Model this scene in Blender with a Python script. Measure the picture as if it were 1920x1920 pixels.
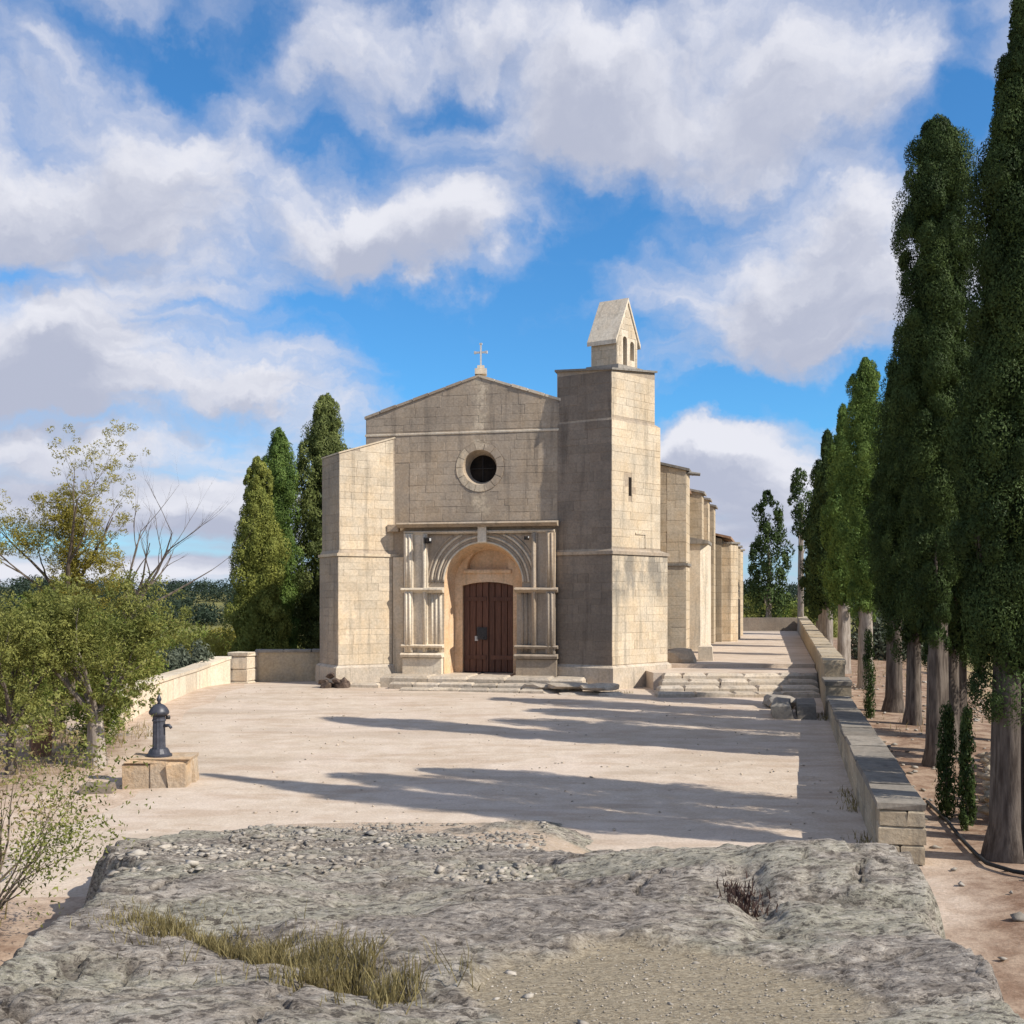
import bpy, bmesh, math, random
import numpy as np
from mathutils import Vector, Matrix, Quaternion
from mathutils.geometry import tessellate_polygon

for o in list(bpy.data.objects):
    bpy.data.objects.remove(o)
SC = bpy.context.scene
COL = SC.collection
R = random.Random(7)
RNG = np.random.default_rng(7)
rad = math.radians

# ---------------------------------------------------------------- camera
F = 2013.0            # focal length in photograph pixels (1920 wide)
HY = 1120.0           # row of the horizon
CZ = 2.8              # eye height above the square
cam = bpy.data.cameras.new('camera')
cam_o = bpy.data.objects.new('camera', cam)
COL.objects.link(cam_o)
cam.sensor_width = 36.0
cam.lens = 36.0 * F / 1920.0
cam.shift_y = (HY - 960.0) / 1920.0
cam.clip_start = 0.05
cam.clip_end = 6000
cam_o.location = (0, 0, CZ)
cam_o.rotation_euler = (rad(90), 0, 0)
SC.camera = cam_o

# ---------------------------------------------------------------- light
SUN_AZ = rad(28)      # the light travels left and a little away
SUN_EL = rad(40)
TO_SUN = Vector((math.cos(SUN_AZ) * math.cos(SUN_EL), -math.sin(SUN_AZ) * math.cos(SUN_EL), math.sin(SUN_EL)))
sun = bpy.data.lights.new('sun', 'SUN')
sun.energy = 5.0
sun.angle = rad(0.53)
sun.color = (1.0, 0.94, 0.84)
sun_o = bpy.data.objects.new('sun', sun)
sun_o.rotation_euler = TO_SUN.to_track_quat('Z', 'Y').to_euler()
sun_o.location = (30, -20, 40)
COL.objects.link(sun_o)
SC.view_settings.view_transform = 'Standard'
SC.view_settings.look = 'None'
SC.view_settings.exposure = 0.25
SC.view_settings.gamma = 1.0
SC.view_settings.use_curve_mapping = False
SC.render.engine = 'CYCLES'

# ---------------------------------------------------------------- node helpers
class NT:
    def __init__(self, tree):
        self.t = tree; self.n = tree.nodes; self.l = tree.links
    def node(self, typ, **kw):
        n = self.n.new(typ)
        for k, v in kw.items():
            setattr(n, k, v)
        return n
    def set(self, sock, v):
        if hasattr(v, 'is_linked') or isinstance(v, bpy.types.NodeSocket):
            self.l.new(v, sock)
        elif v is not None:
            if sock.type == 'RGBA' and len(v) == 3:
                v = (*v, 1)
            sock.default_value = v
    def math(self, op, a, b=None, c=None, clamp=False):
        n = self.node('ShaderNodeMath', operation=op)
        n.use_clamp = clamp
        self.set(n.inputs[0], a)
        if b is not None: self.set(n.inputs[1], b)
        if c is not None: self.set(n.inputs[2], c)
        return n.outputs[0]
    def vmath(self, op, a, b=None, scale=None):
        n = self.node('ShaderNodeVectorMath', operation=op)
        self.set(n.inputs[0], a)
        if b is not None: self.set(n.inputs[1], b)
        if scale is not None: self.set(n.inputs['Scale'], scale)
        return n.outputs['Value'] if op in ('DOT_PRODUCT', 'LENGTH') else n.outputs[0]
    def noise(self, vec, scale, detail=4, rough=.55, dist=0, typ='FBM'):
        n = self.node('ShaderNodeTexNoise')
        self.set(n.inputs['Vector'], vec)
        n.inputs['Scale'].default_value = scale
        n.inputs['Detail'].default_value = detail
        n.inputs['Roughness'].default_value = rough
        n.inputs['Distortion'].default_value = dist
        return n.outputs['Fac']
    def ramp(self, fac, lo, hi, a=0.0, b=1.0, smooth=True):
        n = self.node('ShaderNodeMapRange')
        n.interpolation_type = 'SMOOTHSTEP' if smooth else 'LINEAR'
        self.set(n.inputs[0], fac)
        n.inputs[1].default_value = lo; n.inputs[2].default_value = hi
        n.inputs[3].default_value = a; n.inputs[4].default_value = b
        return n.outputs[0]
    def mix(self, fac, a, b, blend='MIX'):
        n = self.node('ShaderNodeMix', data_type='RGBA', blend_type=blend)
        self.set(n.inputs[0], fac); self.set(n.inputs[6], a); self.set(n.inputs[7], b)
        return n.outputs[2]
    def comb(self, x, y, z=0.0):
        n = self.node('ShaderNodeCombineXYZ')
        self.set(n.inputs[0], x); self.set(n.inputs[1], y); self.set(n.inputs[2], z)
        return n.outputs[0]
    def sep(self, v):
        n = self.node('ShaderNodeSeparateXYZ'); self.set(n.inputs[0], v)
        return n.outputs

# ---------------------------------------------------------------- sky with clouds (direction based)
world = bpy.data.worlds.new('World')
SC.world = world
world.use_nodes = True
world.node_tree.nodes.clear()
W = NT(world.node_tree)
SKY_STRENGTH = 0.087
def azel(px, py):
    x = (px - 960) / F; z = (HY - py) / F
    return math.atan2(x, 1), math.atan2(z, math.hypot(x, 1))
# (px, py, half width, half height, weight): where clouds gather and where blue opens, as directions
BLOBS = [
    (250, 330, 330, 130, .42), (90, 430, 260, 90, .25), (430, 230, 220, 90, .16), (690, 90, 200, 90, .26), (60, 130, 130, 60, .22), (350, 60, 90, 130, -.28), (520, 40, 60, 60, -.2), (200, 190, 260, 26, -.22),
    (1250, 130, 380, 130, .48), (1500, 260, 220, 120, .40), (1080, 250, 200, 80, .2),
    (820, 425, 185, 66, .62), (690, 445, 95, 48, .36), (500, 495, 130, 45, .26),
    (1400, 560, 250, 95, .62), (1600, 500, 190, 120, .3), (1620, 640, 130, 60, .3),
    (130, 690, 200, 85, .66), (510, 690, 110, 60, .5), (250, 740, 330, 60, .38), (120, 570, 190, 50, .28), (680, 700, 90, 42, .32),
    (180, 880, 330, 60, .46), (330, 960, 260, 40, .36), (80, 1040, 300, 26, .2), (330, 1060, 300, 30, .42),
    (1380, 880, 180, 75, .66), (1290, 850, 90, 50, .3), (1480, 960, 160, 60, .4),
    (820, 160, 95, 42, -.34), (210, 75, 150, 62, -.3), (1790, 190, 80, 130, -.5), (840, 620, 260, 60, -.42), (1110, 480, 170, 80, -.38),
    (1080, 310, 70, 30, -.1), (1360, 400, 90, 50, -.42), (1420, 760, 260, 52, -.5), (20, 500, 60, 30, -.34), (950, 720, 300, 90, -.4),
    (960, 520, 1150, 760, -.20),
    (120, 935, 300, 20, .45), (360, 985, 260, 16, .40), (60, 1075, 260, 12, .35), (330, 1035, 220, 9, -.30), (90, 1012, 200, 14, -.35), (240, 880, 200, 14, -.2),
    (480, 590, 160, 28, -.1), (60, 1000, 140, 22, -.14), (1660, 760, 90, 60, -.3), (640, 280, 140, 40, -.12),
]
def cloud_group():
    g = bpy.data.node_groups.new('cloud_density', 'ShaderNodeTree')
    g.interface.new_socket('Vector', in_out='INPUT', socket_type='NodeSocketVector')
    g.interface.new_socket('Density', in_out='OUTPUT', socket_type='NodeSocketFloat')
    T = NT(g)
    gi = T.node('NodeGroupInput'); go = T.node('NodeGroupOutput')
    v = gi.outputs[0]
    # warp
    wn = T.node('ShaderNodeTexNoise'); wn.inputs['Scale'].default_value = 7; wn.inputs['Detail'].default_value = 6
    wn.inputs['Roughness'].default_value = .6
    T.set(wn.inputs['Vector'], v)
    w = T.vmath('SCALE', T.vmath('SUBTRACT', wn.outputs['Color'], (.5, .5, .5)), scale=.17)
    w = T.vmath('SCALE', w, scale=T.ramp(T.sep(v)[1], .02, .22, .18, 1.0))
    vv = T.vmath('ADD', v, w)
    s = T.sep(vv)
    tot = None
    for (px, py, sx, sy, a) in BLOBS:
        A, E = azel(px, py)
        dx = T.math('MULTIPLY', T.math('SUBTRACT', s[0], A), F / sx)
        dy = T.math('MULTIPLY', T.math('SUBTRACT', s[1], E), F / sy)
        r2 = T.math('ADD', T.math('MULTIPLY', dx, dx), T.math('MULTIPLY', dy, dy))
        e = T.math('MULTIPLY', T.math('POWER', 2.718, T.math('MULTIPLY', r2, -1.0)), a)
        tot = e if tot is None else T.math('ADD', tot, e)
    ev = T.math('MULTIPLY', T.math('LOGARITHM', T.math('ADD', T.math('MAXIMUM', s[1], -.04), .09), 2.718), .85)
    st = T.comb(s[0], ev, 0.0)
    n1 = T.noise(st, 7.2, 6, .52)
    n2 = T.noise(st, 2.4, 3, .5)
    d = T.math('ADD', T.math('MULTIPLY', tot, .92), T.math('MULTIPLY', T.math('SUBTRACT', n1, .5), 1.5))
    d = T.math('ADD', d, T.math('MULTIPLY', T.math('SUBTRACT', n2, .5), .35))
    T.l.new(T.math('ADD', d, .61), go.inputs[0])
    return g
CG = cloud_group()
tc = W.node('ShaderNodeTexCoord')
dirv = W.vmath('NORMALIZE', tc.outputs['Generated'])
sx, sy, sz = W.sep(dirv)
az = W.math('ARCTAN2', sx, sy)
el = W.math('ARCSINE', sz)
def density(de, da=0.0):
    n = W.node('ShaderNodeGroup'); n.node_tree = CG
    W.set(n.inputs[0], W.comb(W.math('ADD', az, da), W.math('ADD', el, de), 0.0))
    return n.outputs[0]
D0 = density(0.0)
D1 = density(.028, .012)
sky = W.node('ShaderNodeTexSky', sky_type='NISHITA')
sky.sun_disc = False
sky.sun_elevation = SUN_EL
sky.sun_rotation = math.atan2(TO_SUN.x, TO_SUN.y)
sky.air_density = 1.0; sky.dust_density = .3; sky.ozone_density = 2.0
blue = W.mix(1.0, sky.outputs[0], (.52, 1.16, 1.62), 'MULTIPLY')
pale = W.math('MULTIPLY', W.ramp(el, .13, .0), .62)
blue = W.mix(pale, blue, (4.6, 5.9, 7.9))
alpha = W.ramp(D0, .20, .94)
thick = W.ramp(D1, .50, 1.15)                  # how much cloud lies above: bases are greyer than tops
top = W.mix(W.ramp(D0, .5, 1.0), (5.6, 5.95, 7.3), (7.9, 8.0, 8.7))
cl = W.mix(thick, top, (4.6, 4.95, 6.2))
skyc = W.mix(alpha, blue, cl)
bg = W.node('ShaderNodeBackground')
W.set(bg.inputs[0], skyc)
bg.inputs[1].default_value = SKY_STRENGTH
wo = W.node('ShaderNodeOutputWorld')
W.l.new(bg.outputs[0], wo.inputs[0])

# ---------------------------------------------------------------- noise in numpy
def _hash(ix, iy, seed):
    h = (ix.astype(np.int64) * 374761393 + iy.astype(np.int64) * 668265263 + seed * 974634533) & 0x7fffffff
    h = ((h ^ (h >> 13)) * 1274126177) & 0x7fffffff
    h = h ^ (h >> 16)
    return (h & 0xffff) / 65535.0
def vnoise(x, y, seed=0):
    x = np.asarray(x, float); y = np.asarray(y, float)
    ix = np.floor(x); iy = np.floor(y); fx = x - ix; fy = y - iy
    ux = fx * fx * fx * (fx * (fx * 6 - 15) + 10); uy = fy * fy * fy * (fy * (fy * 6 - 15) + 10)
    a = _hash(ix, iy, seed); b = _hash(ix + 1, iy, seed); c = _hash(ix, iy + 1, seed); d = _hash(ix + 1, iy + 1, seed)
    return (a * (1 - ux) + b * ux) * (1 - uy) + (c * (1 - ux) + d * ux) * uy
def fbm(x, y, octv=4, seed=0, gain=.5):
    s = 0; a = 1; t = 0
    for k in range(octv):
        s = s + a * (vnoise(x * 2 ** k + 17.3 * k, y * 2 ** k - 9.1 * k, seed + k) - .5); t += a; a *= gain
    return s / t * 2
def sstep(a, b, x):
    t = np.clip((np.asarray(x, float) - a) / (b - a), 0, 1)
    return t * t * (3 - 2 * t)

# ---------------------------------------------------------------- mesh helpers
def PX(px, py, Y):
    return Vector(((px - 960) * Y / F, Y, CZ - (py - HY) * Y / F))

def tag(o, label=None, cat=None, group=None, kind=None):
    if label: o['label'] = label
    if cat: o['category'] = cat
    if group: o['group'] = group
    if kind: o['kind'] = kind
    return o
def empty(name, loc, label, cat, group=None, rz=0.0):
    o = bpy.data.objects.new(name, None)
    o.empty_display_size = .3
    COL.objects.link(o)
    o.location = loc; o.rotation_euler = (0, 0, rz)
    return tag(o, label, cat, group)
def wloc(p):
    v = Vector((0, 0, 0))
    while p is not None:
        v = v + p.location; p = p.parent
    return v
class MB:
    """collects polygons in world coordinates, builds ONE mesh object"""
    def __init__(s): s.v = []; s.f = []; s.tone = []
    def add(s, vs, fs, tone=None):
        b = len(s.v); s.v.extend([tuple(v) for v in vs])
        for f in fs:
            s.f.append(tuple(i + b for i in f)); s.tone.append(tone if tone is not None else 0.0)
    def box(s, c, size, rz=0.0, tone=None, ch=0.0):
        hx, hy, hz = size[0] / 2, size[1] / 2, size[2] / 2
        ca, sa = math.cos(rz), math.sin(rz)
        def T(x, y, z): return (c[0] + x * ca - y * sa, c[1] + x * sa + y * ca, c[2] + z)
        if ch <= 0:
            vs = [T(x, y, z) for z in (-hz, hz) for (x, y) in ((-hx, -hy), (hx, -hy), (hx, hy), (-hx, hy))]
            s.add(vs, [(3, 2, 1, 0), (4, 5, 6, 7), (0, 1, 5, 4), (1, 2, 6, 5), (2, 3, 7, 6), (3, 0, 4, 7)], tone)
        else:
            vs = [T(x, y, -hz) for (x, y) in ((-hx, -hy), (hx, -hy), (hx, hy), (-hx, hy))]
            vs += [T(x, y, hz - ch) for (x, y) in ((-hx, -hy), (hx, -hy), (hx, hy), (-hx, hy))]
            k = ch
            vs += [T(x, y, hz) for (x, y) in ((-hx + k, -hy + k), (hx - k, -hy + k), (hx - k, hy - k), (-hx + k, hy - k))]
            fs = [(3, 2, 1, 0), (8, 9, 10, 11)]
            for b in (0, 4):
                fs += [(b, b + 1, b + 5, b + 4), (b + 1, b + 2, b + 6, b + 5), (b + 2, b + 3, b + 7, b + 6), (b + 3, b, b + 4, b + 7)]
            s.add(vs, fs, tone)
    def prism(s, poly, z0, z1, tone=None):
        """plan polygon (ccw), z0/z1 a number or one per vertex"""
        n = len(poly)
        a = [z0] * n if not hasattr(z0, '__len__') else z0
        b = [z1] * n if not hasattr(z1, '__len__') else z1
        vs = [(p[0], p[1], a[i]) for i, p in enumerate(poly)] + [(p[0], p[1], b[i]) for i, p in enumerate(poly)]
        fs = [tuple(range(n - 1, -1, -1)), tuple(range(n, 2 * n))]
        fs += [(i, (i + 1) % n, n + (i + 1) % n, n + i) for i in range(n)]
        s.add(vs, fs, tone)
    def tube(s, pts, rs, n=8, cap=True, tone=None):
        pts = [Vector(p) for p in pts]
        if not hasattr(rs, '__len__'): rs = [rs] * len(pts)
        vs = []; up = Vector((0, 0, 1))
        for i, p in enumerate(pts):
            d = (pts[min(i + 1, len(pts) - 1)] - pts[max(i - 1, 0)]).normalized()
            a = d.cross(up)
            if a.length < .05: a = d.cross(Vector((1, 0, 0)))
            a.normalize(); b = a.cross(d)
            for k in range(n):
                t = 2 * math.pi * k / n
                vs.append(p + (a * math.cos(t) + b * math.sin(t)) * rs[i])
        fs = []
        for i in range(len(pts) - 1):
            for k in range(n):
                fs.append((i * n + k, (i + 1) * n + k, (i + 1) * n + (k + 1) % n, i * n + (k + 1) % n))
        if cap:
            fs.append(tuple(range(n)))
            fs.append(tuple(range(len(pts) * n - 1, (len(pts) - 1) * n - 1, -1)))
        s.add(vs, fs, tone)
    def lathe(s, c, prof, n=16, flute=0.0):
        vs = []; fs = []
        for (r, z) in prof:
            for k in range(n):
                t = 2 * math.pi * k / n
                q = r * (1 - (flute if k % 2 else 0))
                vs.append((c[0] + q * math.cos(t), c[1] + q * math.sin(t), c[2] + z))
        m = len(prof)
        for i in range(m - 1):
            for k in range(n):
                fs.append((i * n + k, i * n + (k + 1) % n, (i + 1) * n + (k + 1) % n, (i + 1) * n + k))
        fs.append(tuple(range(n - 1, -1, -1))); fs.append(tuple((m - 1) * n + k for k in range(n)))
        s.add(vs, fs)
    def build(s, name, mat, parent=None, loc=None, smooth=False, cls=None):
        L = wloc(parent) if parent is not None else Vector(loc if loc is not None else (0, 0, 0))
        me = bpy.data.meshes.new(name)
        me.from_pydata([(v[0] - L.x, v[1] - L.y, v[2] - L.z) for v in s.v], [], s.f)
        if any(t for t in s.tone):
            a = me.attributes.new('tone', 'FLOAT', 'FACE'); a.data.foreach_set('value', s.tone)
        me.materials.append(mat)
        if smooth: me.polygons.foreach_set('use_smooth', [True] * len(me.polygons))
        me.update()
        o = bpy.data.objects.new(name, me); COL.objects.link(o)
        if parent is not None: o.parent = parent
        else: o.location = L
        return o
def np_mesh(name, V, Fa, mat, tone=None, smooth=False, parent=None, loc=None, attrs=None):
    """V (n,3), Fa (m,k) all faces the same size"""
    me = bpy.data.meshes.new(name)
    V = np.asarray(V, np.float32); Fa = np.asarray(Fa, np.int32)
    m, k = Fa.shape
    me.vertices.add(len(V)); me.vertices.foreach_set('co', V.ravel())
    me.loops.add(m * k); me.loops.foreach_set('vertex_index', Fa.ravel())
    me.polygons.add(m)
    me.polygons.foreach_set('loop_start', np.arange(0, m * k, k, dtype=np.int32))
    me.polygons.foreach_set('loop_total', np.full(m, k, np.int32))
    if smooth: me.polygons.foreach_set('use_smooth', np.ones(m, bool))
    if tone is not None:
        a = me.attributes.new('tone', 'FLOAT', 'FACE'); a.data.foreach_set('value', np.asarray(tone, np.float32))
    for nm, val in (attrs or {}).items():
        a = me.attributes.new(nm, 'FLOAT', 'POINT'); a.data.foreach_set('value', np.asarray(val, np.float32).ravel())
    me.materials.append(mat)
    me.update(calc_edges=True); me.validate()
    o = bpy.data.objects.new(name, me); COL.objects.link(o)
    if parent is not None: o.parent = parent
    if loc is not None: o.location = loc
    return o
def grid_mesh(name, xs, ys, zf, mat, attrs=None, smooth=True):
    X, Y = np.meshgrid(xs, ys)
    Z = zf(X, Y)
    V = np.stack([X.ravel(), Y.ravel(), Z.ravel()], 1)
    nx, ny = len(xs), len(ys)
    i = np.arange(nx - 1)[None, :] + nx * np.arange(ny - 1)[:, None]
    Fa = np.stack([i, i + 1, i + 1 + nx, i + nx], -1).reshape(-1, 4)
    at = {k: f(X, Y) for k, f in (attrs or {}).items()}
    return np_mesh(name, V, Fa, mat, smooth=smooth, attrs=at)

# ---------------------------------------------------------------- materials
def new_mat(name):
    m = bpy.data.materials.new(name); m.use_nodes = True; m.node_tree.nodes.clear()
    T = NT(m.node_tree)
    out = T.node('ShaderNodeOutputMaterial'); p = T.node('ShaderNodeBsdfPrincipled')
    T.l.new(p.outputs[0], out.inputs[0])
    p.inputs['Roughness'].default_value = .9
    p.inputs['Specular IOR Level'].default_value = .15
    return m, T, p
def geo(T):
    return T.node('ShaderNodeNewGeometry').outputs['Position']
def bump(T, p, h, strength=.5, dist=.02):
    b = T.node('ShaderNodeBump'); b.inputs['Strength'].default_value = strength; b.inputs['Distance'].default_value = dist
    T.set(b.inputs['Height'], h); T.l.new(b.outputs[0], p.inputs['Normal'])
def tone_rand(T):
    a = T.node('ShaderNodeAttribute'); a.attribute_name = 'tone'
    oi = T.node('ShaderNodeObjectInfo')
    return T.math('FRACT', T.math('ADD', a.outputs['Fac'], oi.outputs['Random']))

UD = Vector((math.cos(rad(12)), -math.sin(rad(12)), 0))     # along the facade, to the right
WD = Vector((.242, .970, 0)).normalized()                    # along the nave, away
O_S = Vector((.453, 30.4, 0)).dot(UD)
def stone_mat(name, warm, pale, grey, grey_amt=.5, coursed=False, stain=None, wash=False, bumpd=.012, tonev=.22):
    m, T, p = new_mat(name)
    P = geo(T)
    t = tone_rand(T)
    big = T.noise(P, .55, 5, .6)
    mid = T.noise(P, 1.7, 7, .68)
    fine = T.noise(P, 16, 6, .65)
    c = T.mix(T.ramp(mid, .35, .68), warm, pale)
    gfac = T.math('MULTIPLY', T.ramp(T.math('ADD', T.math('MULTIPLY', big, .6), T.math('MULTIPLY', mid, .4)), .38, .6), grey_amt, clamp=True)
    c = T.mix(gfac, c, grey)
    streak = T.noise(T.vmath('MULTIPLY', P, (3.2, 3.2, .28)), 1.6, 5, .6)
    c = T.mix(T.math('MULTIPLY', T.ramp(streak, .50, .72), .55), c, tuple(x * .62 for x in grey))
    k = T.ramp(t, 0, 1, 1 - tonev, 1 + tonev * .6, False)
    k = T.math('MULTIPLY', k, T.ramp(fine, .25, .75, .8, 1.12))
    if stain:
        zz = T.sep(P)[2]
        sm = T.math('MULTIPLY', T.ramp(zz, stain[0], stain[0] + .9), T.ramp(zz, stain[1], stain[1] - .08))
        sn = T.ramp(T.noise(T.vmath('MULTIPLY', P, (1.6, 1.6, .55)), 1.5, 6, .65), .40, .62)
        c = T.mix(T.math('MULTIPLY', T.math('MULTIPLY', sm, sn), stain[2]), c, (.17, .16, .145))
    if wash:      # pale run-off mark under the cross and the round window
        sv = T.math('SUBTRACT', T.vmath('DOT_PRODUCT', P, tuple(UD)), O_S + -1.38)
        sv = T.math('ADD', sv, T.math('MULTIPLY', T.math('SUBTRACT', T.noise(P, 1.8, 4, .6), .5), .5))
        wm = T.math('MULTIPLY', T.ramp(T.math('ABSOLUTE', sv), .32, .08), T.ramp(T.sep(P)[2], 5.0, 5.4))
        wm = T.math('MULTIPLY', wm, T.ramp(T.noise(P, 5, 4, .7), .38, .6))
        c = T.mix(T.math('MULTIPLY', wm, .75), c, (.60, .50, .37))
    h = T.math('ADD', T.math('MULTIPLY', fine, .6), T.math('MULTIPLY', mid, .6))
    if coursed:
        X = T.math('ADD', T.vmath('DOT_PRODUCT', P, tuple(UD)), T.vmath('DOT_PRODUCT', P, tuple(WD)))
        br = T.node('ShaderNodeTexBrick')
        T.set(br.inputs['Vector'], T.comb(X, T.sep(P)[2]))
        br.inputs['Scale'].default_value = 1.0
        br.inputs['Brick Width'].default_value = .62; br.inputs['Row Height'].default_value = .3
        br.inputs['Mortar Size'].default_value = .012; br.inputs['Mortar Smooth'].default_value = .4
        br.inputs['Color1'].default_value = (.85, .85, .85, 1); br.inputs['Color2'].default_value = (1.08, 1.08, 1.08, 1)
        br.inputs['Mortar'].default_value = (.7, .7, .7, 1)
        c = T.mix(1.0, c, br.outputs['Color'], 'MULTIPLY')
        h = T.math('SUBTRACT', h, T.math('MULTIPLY', br.outputs['Fac'], .9))
    kk = T.comb(k, k, k)
    c = T.mix(1.0, c, kk, 'MULTIPLY')
    T.set(p.inputs['Base Color'], c)
    bump(T, p, h, .7, bumpd)
    return m
M = {}
M['stone_cream'] = stone_mat('stone_cream', (.60, .47, .32), (.67, .56, .42), (.40, .345, .27), .5, tonev=.11)
M['stone_stained'] = stone_mat('stone_stained', (.59, .465, .32), (.66, .555, .42), (.40, .345, .27), .5, tonev=.11, stain=(2.3, 4.2, .75))
M['stone_grey'] = stone_mat('stone_grey', (.40, .31, .22), (.49, .395, .295), (.28, .235, .19), .7, tonev=.10, wash=True)
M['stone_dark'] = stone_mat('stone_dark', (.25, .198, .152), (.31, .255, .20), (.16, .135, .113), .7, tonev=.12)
M['stone_tan'] = stone_mat('stone_tan', (.54, .41, .265), (.60, .49, .35), (.40, .33, .25), .35, coursed=True)
M['stone_door'] = stone_mat('stone_door', (.62, .40, .225), (.68, .50, .33), (.50, .36, .24), .3, tonev=.1)
M['stone_pale'] = stone_mat('stone_pale', (.64, .53, .395), (.72, .63, .50), (.45, .395, .32), .35, tonev=.12)
M['stone_step'] = stone_mat('stone_step', (.52, .43, .325), (.64, .55, .445), (.32, .28, .235), .6, bumpd=.03, tonev=.15)
M['stone_wall'] = stone_mat('stone_wall', (.46, .36, .235), (.54, .44, .31), (.27, .235, .185), .6, bumpd=.03)
M['stone_cap'] = stone_mat('stone_cap', (.30, .265, .225), (.38, .34, .29), (.19, .175, .155), .8, bumpd=.02)
M['coping'] = stone_mat('coping', (.25, .215, .175), (.34, .30, .25), (.16, .145, .125), .7, bumpd=.02)  # tree shade over the near parapet is put into this dark colour
M['rubble'] = stone_mat('rubble', (.36, .31, .25), (.52, .47, .40), (.22, .20, .175), .7, bumpd=.02, tonev=.35)

def simple_mat(name, c0, c1, scale=8, rough=.8, metal=0.0, spec=.2, bd=.004, vec=(1, 1, 1)):
    m, T, p = new_mat(name)
    P = T.vmath('MULTIPLY', geo(T), vec)
    n = T.noise(P, scale, 5, .6)
    c = T.mix(T.ramp(n, .3, .7), c0, c1)
    t = tone_rand(T)
    k = T.ramp(t, 0, 1, .82, 1.12, False)
    T.set(p.inputs['Base Color'], T.mix(1.0, c, T.comb(k, k, k), 'MULTIPLY'))
    p.inputs['Roughness'].default_value = rough; p.inputs['Metallic'].default_value = metal
    p.inputs['Specular IOR Level'].default_value = spec
    bump(T, p, n, .6, bd)
    return m
M['door_wood'] = simple_mat('door_wood', (.085, .038, .024), (.14, .064, .040), 5, .65, 0, .3, .006, (6, 6, .6))
M['iron'] = simple_mat('iron', (.02, .02, .022), (.045, .04, .04), 20, .5, .3, .4)
M['pump_paint'] = simple_mat('pump_paint', (.035, .038, .05), (.065, .065, .08), 14, .45, .1, .5)
M['glass_dark'] = simple_mat('glass_dark', (.010, .008, .007), (.03, .022, .016), 5, .8, 0, .1)
M['white_iron'] = simple_mat('white_iron', (.45, .44, .42), (.55, .54, .52), 10, .6)
M['roof_tile'] = simple_mat('roof_tile', (.26, .15, .09), (.36, .23, .15), 6, .9)
M['bark'] = simple_mat('bark', (.06, .047, .039), (.165, .135, .112), 5, .95, 0, .1, .03, (3.5, 3.5, .5))
M['bark_pale'] = simple_mat('bark_pale', (.19, .155, .125), (.38, .33, .28), 5, .95, 0, .1, .03, (3.5, 3.5, .5))
M['bark_brown'] = simple_mat('bark_brown', (.09, .07, .05), (.19, .15, .115), 6, .95, 0, .1, .03, (3, 3, .6))
M['hose'] = simple_mat('hose', (.015, .015, .015), (.03, .03, .03), 10, .6)
M['terracotta'] = simple_mat('terracotta', (.17, .085, .055), (.24, .13, .085), 6, .9)
M['brown_rock'] = simple_mat('brown_rock', (.05, .035, .03), (.15, .11, .085), 5, .95, 0, .1, .03)
M['pump_plinth'] = stone_mat('pump_plinth', (.52, .35, .20), (.58, .46, .33), (.33, .27, .21), .65, bumpd=.05, tonev=.2)

def leaf_mat(name, dark, light, trans=.25, var=.35):
    m = bpy.data.materials.new(name); m.use_nodes = True; m.node_tree.nodes.clear()
    T = NT(m.node_tree)
    out = T.node('ShaderNodeOutputMaterial')
    a = T.node('ShaderNodeAttribute'); a.attribute_name = 'tone'
    n = T.noise(geo(T), 1.3, 3, .6)
    f = T.math('ADD', T.math('MULTIPLY', a.outputs['Fac'], .75), T.math('MULTIPLY', T.math('SUBTRACT', n, .35), .7), clamp=True)
    c = T.mix(f, dark, light)
    d = T.node('ShaderNodeBsdfDiffuse'); T.set(d.inputs[0], c)
    tr = T.node('ShaderNodeBsdfTranslucent'); T.set(tr.inputs[0], c)
    g = T.node('ShaderNodeBsdfGlossy'); g.inputs['Roughness'].default_value = .55; g.inputs[0].default_value = (1, 1, 1, 1)
    mx = T.node('ShaderNodeMixShader'); mx.inputs[0].default_value = trans
    T.l.new(d.outputs[0], mx.inputs[1]); T.l.new(tr.outputs[0], mx.inputs[2])
    m2 = T.node('ShaderNodeMixShader'); m2.inputs[0].default_value = .008
    T.l.new(mx.outputs[0], m2.inputs[1]); T.l.new(g.outputs[0], m2.inputs[2])
    T.l.new(m2.outputs[0], out.inputs[0])
    return m
M['cypress'] = leaf_mat('cypress', (.016, .030, .009), (.092, .132, .038), .12)
M['cypress_green'] = leaf_mat('cypress_green', (.045, .085, .020), (.21, .29, .068), .15)
M['cypress_gold'] = leaf_mat('cypress_gold', (.085, .105, .022), (.36, .37, .088), .15)
M['cypress_mid'] = leaf_mat('cypress_mid', (.038, .055, .015), (.24, .27, .085), .12)
M['leaf_olive'] = leaf_mat('leaf_olive', (.085, .105, .024), (.36, .355, .10), .35)
M['leaf_yellow'] = leaf_mat('leaf_yellow', (.18, .165, .03), (.47, .40, .09), .45)
M['leaf_green'] = leaf_mat('leaf_green', (.085, .13, .022), (.29, .33, .07), .4)
M['leaf_grey'] = leaf_mat('leaf_grey', (.05, .064, .045), (.17, .19, .135), .2)
M['leaf_dry'] = leaf_mat('leaf_dry', (.18, .135, .06), (.40, .32, .16), .3)
M['wood_far'] = leaf_mat('wood_far', (.018, .030, .022), (.045, .064, .038), .1)
M['grass'] = leaf_mat('grass', (.11, .085, .035), (.42, .35, .16), .4)
M['plant_dark'] = leaf_mat('plant_dark', (.06, .035, .035), (.12, .08, .06), .2)

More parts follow.
